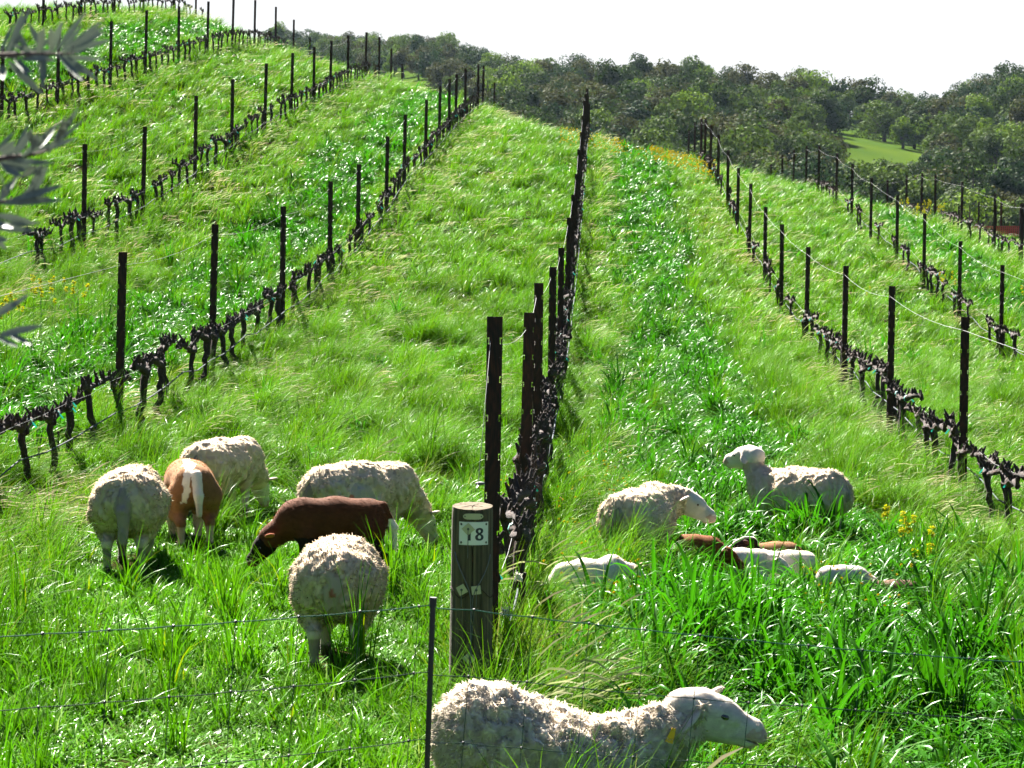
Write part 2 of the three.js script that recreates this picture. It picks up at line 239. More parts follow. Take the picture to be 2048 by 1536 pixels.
for (const r in POSTROWS) {
  postTops[r] = [];
  POSTROWS[r].ds.forEach((D, k) => {
    const X = rowX(+r, D), y = ground(X, D); const q = -0.019 + (lean() - 0.5) * 0.018, dy = (lean() - 0.5) * 0.06;
    const m = mesh('steel_post', D < 66 ? postNear : postFar, M.rust); m.position.set(X - 0.033, y + dy + (r == 0 ? [0.07, -0.04, 0.07, 0.04][k] ?? 0 : 0), -D); m.rotation.set((lean() - 0.5) * 0.03, (lean() - 0.5) * 0.5, q);
    const top = V(-0.02, POST_H - 0.12, 0.006).applyEuler(m.rotation).add(m.position); postTops[r].push(top);
    tag(m, (inView(X, D, 0) ? ORD[k] : 'last') + ' rusty steel post from the near end, ' + POSTROWS[r].phrase, 'post', 'steel posts of the ' + POSTROWS[r].phrase);
  });
}
// ---------- trellis wires and drip hoses ----------
const OVER = 0.64;                                          // height of the cordon
for (const r in POSTROWS) {
  const T = postTops[r], pts = [], rad = T[0].z < -50 ? 0.0016 : 0.0016;
  if (+r != 0) pts.push(V(rowX(+r, -T[0].z - 7), ground(rowX(+r, -T[0].z - 7), -T[0].z - 7) + POST_H - 0.2, T[0].z + 7));
  else pts.push(spot(955, 972, 14.2), spot(957, 960, 14.25));
  const sag = rngOf(+r + 60);
  T.forEach((p, i) => { if (i) { const a = T[i - 1], s = 0.03 + 0.07 * sag(); for (const t of [0.2, 0.4, 0.6, 0.8]) pts.push(V(lerp(a.x, p.x, t), lerp(a.y, p.y, t) - s * 4 * t * (1 - t), lerp(a.z, p.z, t))); } pts.push(p); });
  tag(mesh('trellis_wire', tube(pts, rad, 5), M.wire), 'thin steel wire sagging between the post tops, ' + POSTROWS[r].phrase, 'wire', 'top trellis wires');
  const D0 = r == 0 ? 14.3 : -T[0].z - 7, D1 = -T[T.length - 1].z, low = [], mid = [], hr = rngOf(+r + 90);
  for (let D = D0; D < Math.min(D1, 108); D += 1.05) { const X = rowX(+r, D); mid.push(V(X + 0.03, ground(X, D) + OVER - 0.02, -D)); low.push(V(X + 0.06, ground(X, D) + 0.34 + (hr() - 0.5) * 0.06, -D)); }
  if (mid.length > 3) {
    tag(mesh('cordon_wire', tube(mid, rad * 0.9, 5), M.wire), 'steel wire running along the vine heads, ' + POSTROWS[r].phrase, 'wire', 'lower trellis wires');
    if (Math.abs(+r) < 3) tag(mesh('drip_hose', limb(low, low.map(() => 0.0065), 6), M.hose), 'grey irrigation hose slung low under the vines, ' + POSTROWS[r].phrase, 'hose', 'drip hoses');
  }
}
// ---------- grapevines ----------
function vineShape(seed, fine) {
  const rnd = rngOf(seed), sides = fine ? 9 : 6, out = { trunk: null, arms: [], spurs: [[], []], ties: [] };
  const lx = (rnd() - 0.5) * 0.16, lz = (rnd() - 0.5) * 0.22, h = OVER - 0.07 + (rnd() - 0.5) * 0.05, pts = [], rad = [], n = fine ? 9 : 5, R = lerp(0.027, 0.040, rnd());
  for (let i = 0; i <= n; i++) { const t = i / n, w = Math.sin(t * Math.PI); pts.push(V(lx * t + w * (rnd() - 0.5) * 0.07, -0.08 + (h + 0.08) * t, lz * t + w * (rnd() - 0.5) * 0.06)); rad.push(R * (1.15 - 0.3 * t + (t > 0.85 ? 0.15 : 0) + (rnd() - 0.5) * 0.18)); }
  out.trunk = limb(pts, rad, sides, 0.22, seed);
  const head = pts[n];
  [-1, 1].forEach((q, a) => {
    const ap = [], ar = [], m = fine ? 8 : 5, L = lerp(0.54, 0.68, rnd());
    for (let i = 0; i <= m; i++) { const t = i / m; ap.push(V(head.x * (1 - t) + (rnd() - 0.5) * 0.05, head.y + 0.07 * Math.sin(t * 2.2) + (rnd() - 0.5) * 0.03, head.z + q * L * t)); ar.push(lerp(R * 0.95, R * 0.62, t) * (0.85 + 0.4 * rnd())); }
    out.arms.push(limb(ap, ar, sides - 1, 0.28, seed + 3 + a));
    const ns = fine ? 8 : 6;
    for (let s = 0; s < ns; s++) {
      const c = ap[1 + Math.floor((s + 0.3) / ns * m)], sx = (rnd() - 0.5) * 1.1, sz = (rnd() - 0.5) * 0.8, L2 = lerp(0.03, 0.10, rnd() * rnd() + 0.08), k1 = V(c.x + sx * 0.04, c.y + 0.04, c.z + sz * 0.04), e = V(k1.x + sx * L2, k1.y + L2 * 0.8, k1.z + sz * L2);
      const g = [limb([c, k1, e], [0.021, 0.016, 0.006], fine ? 6 : 4, 0.3, seed + s)];
      if (rnd() < 0.7) g.push(limb([k1, V(k1.x - sx * L2 * 0.8, k1.y + L2 * 0.55, k1.z + (rnd() - 0.5) * 0.1)], [0.013, 0.005], fine ? 5 : 4, 0.3, seed + s + 9));
      out.spurs[a].push(mergeGeometries(g));
    }
    if (rnd() < 0.4) { const c = ap[2], g = new THREE.CylinderGeometry(0.034, 0.036, 0.02, 8, 1, true); g.rotateX(Math.PI / 2); const tail = new THREE.PlaneGeometry(0.013, 0.05, 1, 2); tail.rotateZ(0.7); tail.translate(0.05, -0.015, 0.01); const t = mergeGeometries([g, tail]); t.translate(c.x, c.y, c.z); out.ties.push(t); }
  });
  return out;
}
const fineVines = [101, 202, 303, 404, 505, 606].map((s) => vineShape(s, true)), farVines = [11, 22, 33, 44].map((s) => { const v = vineShape(s, false); return { ...v, arm: mergeGeometries([...v.arms, ...v.spurs[0], ...v.spurs[1]]) }; });
{
  const list = [], rnd = rngOf(9), span = { 4: [78, 116], 3: [59, 112], 2: [42, 106], 1: [21.2, 101], 0: [15.3, 96], [-1]: [21.5, 99], [-2]: [48, 104], [-3]: [74, 106] };
  for (const r in span) { let n = 0; for (let D = span[r][0]; D < span[r][1]; D += 1.04) { const d = D + (rnd() - 0.5) * 0.16, X = rowX(+r, d); const gone = rnd() < (+r < 0 && d > 48 ? 0.35 : d > 36 ? 0.05 : 0); if (!inView(X, d, 40) || gone) continue; list.push({ r: +r, D: d, n: n++ }); } }
  list.sort((a, b) => a.D - b.D);
  const rest = [];
  list.forEach(({ r, D, n }, i) => {
    const X = rowX(r, D) + (rnd() - 0.5) * 0.05, p = V(X, ground(X, D), -D), turn = rnd() < 0.5 ? 0 : Math.PI, s = lerp(0.9, 1.08, rnd());
    if (i >= 300) { rest.push(new THREE.Matrix4().compose(p, new THREE.Quaternion().setFromAxisAngle(V(0, 1, 0), turn), V(s, s, s))); return; }
    const g = group('grapevine', p); g.rotation.y = turn + (rnd() - 0.5) * 0.2; g.scale.setScalar(s);
    if (D < 42) {
      const v = fineVines[Math.floor(rnd() * 6)]; mesh('trunk', v.trunk, M.bark, g);
      v.arms.forEach((a, k) => { const c = mesh('cordon', a, M.bark, g); if (D < 30) v.spurs[k].forEach((q) => mesh('spur', q, M.bark, c)); else { const q = mesh('spurs', mergeGeometries(v.spurs[k]), M.bark, c); q.userData.kind = 'stuff'; } });
      v.ties.forEach((t) => mesh('tie', t, M.tie, g));
    } else { const v = farVines[Math.floor(rnd() * 4)]; mesh('trunk', v.trunk, M.bark, g); mesh('cordon', v.arm, M.bark, g); if (v.ties[0]) mesh('tie', v.ties[0], M.tie, g); }
    const ph = POSTROWS[r].phrase;
    if (D < 42 && n < 20) tag(g, ORD[n] + ' gnarled bare grapevine from the near end, ' + ph, 'grapevine', 'grapevines of the ' + ph);
    else tag(g, 'small far-off bare grapevine, ' + ph, 'grapevine', 'far grapevines of the ' + ph);
  });
  const im = new THREE.InstancedMesh(mergeGeometries([farVines[1].trunk, farVines[1].arm]), M.bark, rest.length); rest.forEach((m, i) => im.setMatrixAt(i, m)); im.name = 'distant_grapevines'; im.castShadow = im.receiveShadow = true;
  scene.add(tag(im, 'far bare grapevines near the crest of the slope', 'grapevines', null, 'stuff'));
}
console.log('land, trees, rows done');
// ---------- sheep ----------
// distance fields: tapered capsules and ellipsoids joined with a smooth minimum, meshed by surface nets
const cap = (a, b, ra, rb, part, k = 0.04) => ({ a, b, ra, rb, part, k, d: [b[0] - a[0], b[1] - a[1], b[2] - a[2]], l2: (b[0] - a[0]) ** 2 + (b[1] - a[1]) ** 2 + (b[2] - a[2]) ** 2 || 1e-9 });
const ell = (c, ax, r, part, k = 0.01) => ({ c, ax, r, part, k });             // ax: three unit axes
function dist(p, x, y, z) {
  if (p.c) {
    const dx = x - p.c[0], dy = y - p.c[1], dz = z - p.c[2]; let s = 0, q = 0;
    for (let i = 0; i < 3; i++) { const u = (dx * p.ax[i].x + dy * p.ax[i].y + dz * p.ax[i].z) / p.r[i]; s += u * u; q += u * u / (p.r[i] * p.r[i]); }
    const k = Math.sqrt(s); return q > 1e-12 ? k * (k - 1) / Math.sqrt(q) : -p.r[2];
  }
  const ax = x - p.a[0], ay = y - p.a[1], az = z - p.a[2], t = clamp((ax * p.d[0] + ay * p.d[1] + az * p.d[2]) / p.l2, 0, 1);
  return Math.hypot(ax - p.d[0] * t, ay - p.d[1] * t, az - p.d[2] * t) - (p.ra + (p.rb - p.ra) * t);
}
function field(prims, x, y, z) { let d = 1e9; for (const p of prims) { const e = dist(p, x, y, z); if (d > 1e8) { d = e; continue; } if (p.cut) { d = Math.max(d, -e); continue; } const h = Math.max(p.k - Math.abs(d - e), 0) / p.k; d = Math.min(d, e) - h * h * p.k * 0.25; } return d; }
function partAt(prims, x, y, z) { let d = 1e9, q = ''; for (const p of prims) { if (p.cut) continue; const e = dist(p, x, y, z); if (e < d) { d = e; q = p.part; } } return q; }
function net(f, lo, hi, h) {
  const nx = Math.ceil((hi[0] - lo[0]) / h) + 1, ny = Math.ceil((hi[1] - lo[1]) / h) + 1, nz = Math.ceil((hi[2] - lo[2]) / h) + 1, val = new Float32Array(nx * ny * nz);
  // sample coarsely first and skip what is far from the surface
  for (let k = 0; k < nz; k += 4) for (let j = 0; j < ny; j += 4) for (let i = 0; i < nx; i += 4) {
    const c = f(lo[0] + (i + 1.5) * h, lo[1] + (j + 1.5) * h, lo[2] + (k + 1.5) * h), far = Math.abs(c) > h * 6 + 0.04;
    for (let w = k; w < Math.min(k + 4, nz); w++) for (let v = j; v < Math.min(j + 4, ny); v++) for (let u = i; u < Math.min(i + 4, nx); u++) val[(w * ny + v) * nx + u] = far ? c : f(lo[0] + u * h, lo[1] + v * h, lo[2] + w * h);
  }
  const id = new Int32Array(nx * ny * nz).fill(-1), pos = [], idx = [], at3 = (i, j, k) => (k * ny + j) * nx + i, E = [[0, 1], [2, 3], [4, 5], [6, 7], [0, 2], [1, 3], [4, 6], [5, 7], [0, 4], [1, 5], [2, 6], [3, 7]];
  for (let k = 0; k < nz - 1; k++) for (let j = 0; j < ny - 1; j++) for (let i = 0; i < nx - 1; i++) {
    const c = []; let m = 0; for (let q = 0; q < 8; q++) { const v = val[at3(i + (q & 1), j + ((q >> 1) & 1), k + (q >> 2))]; c.push(v); if (v < 0) m++; }
    if (!m || m === 8) continue;
    let x = 0, y = 0, z = 0, n = 0;
    for (const [a, b] of E) if ((c[a] < 0) !== (c[b] < 0)) { const t = c[a] / (c[a] - c[b]); x += (a & 1) + ((b & 1) - (a & 1)) * t; y += ((a >> 1) & 1) + (((b >> 1) & 1) - ((a >> 1) & 1)) * t; z += (a >> 2) + ((b >> 2) - (a >> 2)) * t; n++; }
    id[at3(i, j, k)] = pos.length / 3; pos.push(lo[0] + (i + x / n) * h, lo[1] + (j + y / n) * h, lo[2] + (k + z / n) * h);
  }
  const quad = (a, b, c, d, flip) => { if (a < 0 || b < 0 || c < 0 || d < 0) return; flip ? idx.push(a, c, b, a, d, c) : idx.push(a, b, c, a, c, d); };
  for (let k = 1; k < nz - 1; k++) for (let j = 1; j < ny - 1; j++) for (let i = 1; i < nx - 1; i++) {
    const v = val[at3(i, j, k)] < 0;
    if (v !== val[at3(i + 1, j, k)] < 0) quad(id[at3(i, j - 1, k - 1)], id[at3(i, j, k - 1)], id[at3(i, j, k)], id[at3(i, j - 1, k)], !v);
    if (v !== val[at3(i, j + 1, k)] < 0) quad(id[at3(i - 1, j, k - 1)], id[at3(i - 1, j, k)], id[at3(i, j, k)], id[at3(i, j, k - 1)], !v);
    if (v !== val[at3(i, j, k + 1)] < 0) quad(id[at3(i - 1, j - 1, k)], id[at3(i, j - 1, k)], id[at3(i, j, k)], id[at3(i - 1, j, k)], !v);
  }
  const g = new THREE.BufferGeometry(); g.setAttribute('position', new THREE.Float32BufferAttribute(pos, 3)); g.setIndex(idx); g.computeVertexNormals(); return g;
}
const box = (prims, m) => { const lo = [9, 9, 9], hi = [-9, -9, -9]; for (const p of prims) for (const [c, r] of p.c ? [[p.c, Math.max(...p.r)]] : [[p.a, p.ra], [p.b, p.rb]]) for (let i = 0; i < 3; i++) { lo[i] = Math.min(lo[i], c[i] - r - m); hi[i] = Math.max(hi[i], c[i] + r + m); } return [lo, hi]; };
const woolMat = new THREE.MeshPhysicalMaterial({ vertexColors: true, roughness: 1, sheen: 0.35, sheenRoughness: 0.6, sheenColor: C(1, 0.96, 0.9), specularIntensity: 0.2 });
const lockMat = new THREE.MeshPhysicalMaterial({ vertexColors: true, roughness: 1, specularIntensity: 0.15, side: THREE.DoubleSide, transmission: 0.4 });
const hairMat = new THREE.MeshPhysicalMaterial({ vertexColors: true, roughness: 0.9, sheen: 0.12, sheenRoughness: 0.5, sheenColor: C(0.8, 0.6, 0.45), specularIntensity: 0.2 });
const eyeMat = new THREE.MeshPhysicalMaterial({ color: C(0.02, 0.014, 0.008), roughness: 0.15, clearcoat: 1 });
const mixc = (a, b, t) => [lerp(a[0], b[0], t), lerp(a[1], b[1], t), lerp(a[2], b[2], t)];
const CREAM = [0.56, 0.46, 0.33], WHITE = [0.60, 0.535, 0.46], SKIN = [0.22, 0.18, 0.155], PINK = [0.28, 0.10, 0.075], BROWN = [0.080, 0.025, 0.009], DARK = [0.011, 0.006, 0.005], TAN = [0.21, 0.10, 0.042];
const feet = [];                                            // where animals stand, so that no grass grows through them

function sheep(o) {
  const rnd = rngOf(o.seed), fat = o.fat ?? 1, P = [], Hd = [], lie = o.lie ? 0.2 : 0;
  // trunk: rump, middle, chest; the defaults are a grown ewe facing +x
  const ru = o.rump ?? [-0.30, 0.475, 0.19], mi = o.mid ?? [-0.03, 0.455, 0.21], ch = o.chest ?? [0.24, 0.455, 0.18];
  for (const j of [ru, mi, ch]) j[1] -= lie;
  P.push(cap([ru[0], ru[1], 0], [mi[0], mi[1], 0], ru[2] * fat, mi[2] * fat, 'trunk', 0.06), cap([mi[0], mi[1], 0], [ch[0], ch[1], 0], mi[2] * fat, ch[2] * fat, 'trunk', 0.06));
  if (fat > 0.85) for (const s of [-1, 1]) P.push(cap([ru[0] - 0.02, ru[1] - 0.02, s * 0.06], [mi[0], mi[1] - 0.03, s * 0.06], ru[2] * 0.84 * fat, mi[2] * 0.86 * fat, 'trunk', 0.08));
  const poses = { graze: [[0.33, 0.47], [0.55, 0.27], [0.60, 0.23], [0.52, -0.82]], up: [[0.30, 0.53], [0.46, 0.73], [0.49, 0.79], [0.93, -0.30]], level: [[0.33, 0.50], [0.54, 0.52], [0.60, 0.54], [0.85, -0.45]], rest: [[0.30, 0.53], [0.40, 0.66], [0.44, 0.70], [0.92, -0.4]] };
  let [n0, n1, poll, dir] = o.neck ?? poses[o.pose ?? 'graze']; const side = o.turn ?? 0;
  n0 = [n0[0], n0[1] - lie, 0]; n1 = [n1[0], n1[1] - lie, side * 0.10]; poll = [poll[0], poll[1] - lie, side * 0.14];
  const nf = o.neckR ?? (fat > 0.85 ? 1.12 : 0.85);
  P.push(cap([ch[0] + 0.02, ch[1] + 0.02, 0], n0, ch[2] * 0.9 * fat, 0.135 * nf, 'trunk', 0.07), cap(n0, n1, 0.135 * nf, 0.085 * nf, 'neck', 0.06), cap(n1, poll, 0.085 * nf, 0.07, 'neck', 0.04));
  if (!o.lie) for (const s of [-1, 1]) {
    const st = (o.stride ?? 0.03) * s, hx = ru[0], fx = ch[0];
    P.push(cap([hx - 0.02, 0.40, s * 0.10], [hx + 0.05 + st, 0.28, s * 0.115], 0.125 * fat, 0.066, 'thigh', 0.05), cap([hx + 0.05 + st, 0.28, s * 0.115], [hx - 0.09 + st, 0.215, s * 0.105], 0.06, 0.034, 'thigh', 0.03), cap([hx - 0.09 + st, 0.215, s * 0.105], [hx - 0.075 + st, 0.06, s * 0.105], 0.031, 0.022, 'leg', 0.02), cap([hx - 0.075 + st, 0.06, s * 0.105], [hx - 0.05 + st, 0.02, s * 0.105], 0.027, 0.032, 'hoof', 0.02));
    P.push(cap([fx, 0.36, s * 0.09], [fx - 0.03 - st, 0.26, s * 0.095], 0.095 * fat, 0.052, 'thigh', 0.05), cap([fx - 0.03 - st, 0.26, s * 0.095], [fx + 0.01 - st * 1.5, 0.16, s * 0.09], 0.046, 0.033, 'leg', 0.03), cap([fx + 0.01 - st * 1.5, 0.16, s * 0.09], [fx - st * 2, 0.055, s * 0.088], 0.033, 0.024, 'leg', 0.02), cap([fx - st * 2, 0.055, s * 0.088], [fx + 0.025 - st * 2, 0.02, s * 0.088], 0.026, 0.031, 'hoof', 0.02));
  } else for (const s of [-1, 1]) P.push(cap([ru[0] + 0.02, 0.13, s * 0.13], [ru[0] + 0.16, 0.06, s * 0.19], 0.11 * fat, 0.06, 'thigh', 0.05), cap([ru[0] + 0.16, 0.06, s * 0.19], [ru[0] - 0.02, 0.035, s * 0.2], 0.045, 0.03, 'leg', 0.03), cap([ch[0], 0.12, s * 0.1], [ch[0] + 0.14, 0.05, s * 0.12], 0.08, 0.04, 'thigh', 0.04), cap([ch[0] + 0.14, 0.05, s * 0.12], [ch[0] - 0.04, 0.03, s * 0.13], 0.036, 0.03, 'leg', 0.03));
  const back = ru[0] - ru[2] * fat;
  if (o.tail === 'long') P.push(cap([back + 0.03, ru[1] + 0.08, 0], [back - 0.03, ru[1] - 0.06, 0.01], 0.032, 0.03, 'tail', 0.03), cap([back - 0.03, ru[1] - 0.06, 0.01], [back - 0.045, ru[1] - 0.19, 0.015], 0.031, 0.022, 'tailtip', 0.03));
  else if (o.tail === 'wide') P.push(cap([back + 0.04, ru[1] + 0.07, 0], [back - 0.016, ru[1] - 0.05, 0], 0.03, 0.040, 'tail', 0.015), cap([back - 0.016, ru[1] - 0.05, 0], [back - 0.024, ru[1] - 0.24, 0.008], 0.040, 0.022, 'tail', 0.02));
  else if (o.tail === 'dock') P.push(cap([back + 0.05, ru[1] + 0.05, 0], [back - 0.0, ru[1] - 0.02, 0], 0.04, 0.035, 'tail', 0.02));
  // head on its own axes: f towards the nose, u up, l to its left
  const f = V(dir[0], dir[1], side * 0.8).normalize(), l = V(0, 1, 0).cross(f).normalize(), u = f.clone().cross(l).normalize(), hs = o.headS ?? 1;
  const at2 = (a, b, c) => [poll[0] + (f.x * a + u.x * b + l.x * c) * hs, poll[1] + (f.y * a + u.y * b + l.y * c) * hs, poll[2] + (f.z * a + u.z * b + l.z * c) * hs];
  Hd.push(cap(at2(-0.05, -0.02, 0), at2(0.0, 0.0, 0), 0.075 * hs, 0.070 * hs, 'head', 0.03), cap(at2(0, 0, 0), at2(0.075, 0.008, 0), 0.070 * hs, 0.062 * hs, 'head', 0.03), cap(at2(0.06, 0.012, 0), at2(0.195, 0.004, 0), 0.052 * hs, 0.036 * hs, 'head', 0.03), cap(at2(0.04, -0.045, 0), at2(0.19, -0.034, 0), 0.052 * hs, 0.028 * hs, 'head', 0.03), cap(at2(0.195, -0.002, 0), at2(0.222, -0.012, 0), 0.038 * hs, 0.031 * hs, 'nose', 0.02), cap(at2(0.185, -0.046, 0), at2(0.205, -0.044, 0), 0.022 * hs, 0.019 * hs, 'nose', 0.012));
  for (const s of [-1, 1]) Hd.push(cap(at2(0.055, 0.022, s * 0.042), at2(0.115, 0.018, s * 0.035), 0.024 * hs, 0.018 * hs, 'head', 0.02));
  for (const s of [-1, 1]) {
    const e = o.ears?.[s > 0 ? 0 : 1] ?? [-0.25, 0.05, 1], q = f.clone().multiplyScalar(e[0]).addScaledVector(u, e[1]).addScaledVector(l, s * e[2]).normalize(), w = u.clone().multiplyScalar(0.8).addScaledVector(f, 0.5).cross(q).cross(q).negate().normalize(), t = q.clone().cross(w);
    const c = at2(-0.005, 0.025, s * 0.05); const L = 0.068 * hs * (o.earL ?? 1);
    Hd.push(ell([c[0] + q.x * L * 0.9, c[1] + q.y * L * 0.9, c[2] + q.z * L * 0.9], [q, w, t], [L, 0.031 * hs, 0.0125 * hs], 'ear', 0.012));
  }
  if (o.mouth) { const m = ell(at2(0.215, -0.034, 0), [f, u, l], [0.05 * hs, 0.0035 * hs, 0.05 * hs], 'mouth'); m.cut = true; Hd.push(m); }
  if (o.fine) for (const s of [-1, 1]) { const n = ell(at2(0.247, -0.004, s * 0.016), [f, u.clone().addScaledVector(l, s).normalize(), l.clone().addScaledVector(u, -s).normalize()], [0.014, 0.010, 0.004], 'nostril'); n.cut = true; Hd.push(n); }
  const lumps = o.wool === false ? 0 : (o.lump ?? 1), woolly = { trunk: 1, neck: 1, thigh: 1, tail: o.tail === 'wide' || o.tail === 'dock' ? 0 : 1 };
  const bf = (x, y, z) => { let d = field(P, x, y, z); if (lumps && d < 0.05 && d > -0.06) { const up = smooth(0.2, 0.34, y + lie); d -= lumps * up * (0.018 * noise(x * 7 + o.seed, y * 7, z * 7) + 0.030 * Math.abs(noise(x * 17, y * 9 + o.seed, z * 17)) + 0.012 * Math.abs(noise(x * 38, y * 22, z * 38)) - 0.008); } else if (d < 0.05 && d > -0.06) d -= 0.004 * noise(x * 9 + o.seed, y * 9, z * 9); return d; };
  const hf = (x, y, z) => field(Hd, x, y, z) - 0.0012 * noise(x * 40, y * 40, z * 40);
  const paint = o.paint ?? (() => null), base = o.color ?? CREAM, face = o.face ?? base;
  const colour = (prims) => (i, x, y, z) => {
    const q = partAt(prims, x, y, z), special = paint(q, x, y + lie, z); if (special) return special;
    const n = 0.9 + 0.14 * noise(x * 11 + o.seed, y * 11, z * 11) + 0.10 * noise(x * 37, y * 37, z * 37) + (o.wool === false ? 0.16 * noise(x * 30, y * 70, z * 60) + 0.10 * noise(x * 6, y * 6, z * 6 + o.seed) : 0); let c = base;
    if (q === 'head') c = face; else if (q === 'nose') c = mixc(face, o.noseC ?? PINK, 0.55); else if (q === 'ear') c = mixc(face, PINK, o.earPink ?? 0.15); else if (q === 'leg') c = o.legC ?? mixc(face, SKIN, 0.5); else if (q === 'hoof') c = [0.06, 0.05, 0.04]; else if (q === 'tail' && !woolly.tail) c = o.tailC ?? SKIN;
    return [c[0] * n, c[1] * n, c[2] * n];
  };
  const B = box(P, 0.06), body = net(bf, B[0], B[1], o.fine ? 0.0075 : 0.0115), X = box(Hd, 0.02), head = net(hf, X[0], X[1], o.fine ? 0.0035 : 0.0065);
  setColor(body, colour(P)); setColor(head, colour(Hd));
  const g = group(o.kind ?? 'sheep', at(o.px, o.D, o.dy ?? 0)); g.rotation.y = o.face_ * Math.PI / 180; g.scale.setScalar(o.s ?? 1);
  if (o.roll) g.rotation.z = o.roll;
  mesh('body', mergeGeometries([body, head]), o.wool === false ? hairMat : woolMat, g);
  for (const s of [-1, 1]) { const e = at2(0.083, 0.017, s * 0.0605), m = mesh('eye', new THREE.SphereGeometry((o.fine ? 0.0155 : 0.0125) * hs, 14, 10), eyeMat, g); m.position.set(...e); m.quaternion.setFromRotationMatrix(new THREE.Matrix4().makeBasis(f, u, l)); m.scale.set(1.25, 0.72, 0.75); }
  if (o.wool !== false) {                                   // fleece: curled locks rooted all over the woolly parts
    const pos = [], col = [], nor = [], idx = [], p = body.attributes.position, nn = body.attributes.normal, cc = body.attributes.color, q = V(), n = V(), d = V(), a = V(), b = V(), total = (o.locks ?? 3600) * 4.2;
    for (let k = 0, tries = 0; k < total && tries < total * 6; tries++) {
      const i = Math.floor(rnd() * p.count); q.fromBufferAttribute(p, i); n.fromBufferAttribute(nn, i);
      const part = partAt(P, q.x, q.y, q.z); if (!woolly[part] || (part === 'neck' && Math.hypot(q.x - poll[0], q.y - poll[1], q.z - poll[2]) < 0.078 * hs) || q.y + lie < 0.24 + 0.05 * noise(q.x * 9, 3, q.z * 9) || (o.bare && o.bare(q.x, q.y + lie, q.z))) continue;
      k++;
      d.set((rnd() - 0.5) * 1.0 - 0.25, (rnd() - 0.5) * 0.8 - 0.42, (rnd() - 0.5) * 1.0).addScaledVector(n, 0.5).normalize();
      a.crossVectors(d, n).normalize(); if (a.lengthSq() < 0.5) a.set(1, 0, 0); b.crossVectors(d, a);
      const L = lerp(0.010, 0.026, rnd()) * (o.lockL ?? 1), w = lerp(0.0015, 0.0032, rnd()) * (o.lockW ?? 1), v = pos.length / 3, f1 = 0.94 + 0.12 * rnd(), c = [cc.getX(i) * f1, cc.getY(i) * f1 * 0.99, cc.getZ(i) * f1 * (0.94 + 0.08 * rnd())];
      const cu = (rnd() - 0.5) * 1.4, pb = 0.0; q.addScaledVector(n, -0.003);
      for (const [t, r, h] of [[0, 1, 0], [0.55, 0.8, 0.16]]) for (const e of [-1, 1]) { const ca = e * w * r + cu * L * t * t * 0.6; pos.push(q.x + d.x * L * t + a.x * ca + n.x * L * h, q.y + d.y * L * t + a.y * ca + n.y * L * h, q.z + d.z * L * t + a.z * ca + n.z * L * h); col.push(...c); }
      pos.push(q.x + d.x * L + a.x * cu * L * 0.6, q.y + d.y * L + a.y * cu * L * 0.6, q.z + d.z * L + a.z * cu * L * 0.6); col.push(...c);
      for (let k5 = 0; k5 < 5; k5++) nor.push(n.x + d.x * 0.2, n.y + d.y * 0.2, n.z + d.z * 0.2);
      idx.push(v, v + 1, v + 2, v + 1, v + 3, v + 2, v + 2, v + 3, v + 4);
    }
    const lg = new THREE.BufferGeometry(); lg.setAttribute('position', new THREE.Float32BufferAttribute(pos, 3)); lg.setAttribute('color', new THREE.Float32BufferAttribute(col, 3)); lg.setIndex(idx); lg.setAttribute('normal', new THREE.Float32BufferAttribute(nor, 3)); lg.normalizeNormals();
    mesh('fleece', lg, lockMat, g);
  }
  {                                                         // short hair of the face
    const pos = [], col = [], nor = [], idx = [], p = head.attributes.position, nn = head.attributes.normal, cc = head.attributes.color, q = V(), n = V(), d = V(), a = V(), total = o.fine ? 9000 : 1500;
    for (let k = 0; k < total; k++) { const i = Math.floor(rnd() * p.count); q.fromBufferAttribute(p, i); n.fromBufferAttribute(nn, i); d.set((rnd() - 0.5) * 0.5, (rnd() - 0.5) * 0.5 - 0.15, (rnd() - 0.5) * 0.5).addScaledVector(f, -0.9); d.addScaledVector(n, 0.3 - d.dot(n)).normalize(); a.crossVectors(d, n).normalize(); const L = lerp(0.006, 0.013, rnd()), w = 0.0009 + 0.0009 * rnd(), v = pos.length / 3, f1 = 0.8 + 0.34 * rnd(), c = [cc.getX(i) * f1, cc.getY(i) * f1, cc.getZ(i) * f1]; q.addScaledVector(n, -0.0006); pos.push(q.x - a.x * w, q.y - a.y * w, q.z - a.z * w, q.x + a.x * w, q.y + a.y * w, q.z + a.z * w, q.x + d.x * L, q.y + d.y * L, q.z + d.z * L); col.push(...c, ...c, ...c); for (let t = 0; t < 3; t++) nor.push(n.x, n.y, n.z); idx.push(v, v + 1, v + 2); }
    const lg = new THREE.BufferGeometry(); lg.setAttribute('position', new THREE.Float32BufferAttribute(pos, 3)); lg.setAttribute('color', new THREE.Float32BufferAttribute(col, 3)); lg.setAttribute('normal', new THREE.Float32BufferAttribute(nor, 3)); lg.setIndex(idx); mesh('face_hair', lg, lockMat, g);
  }
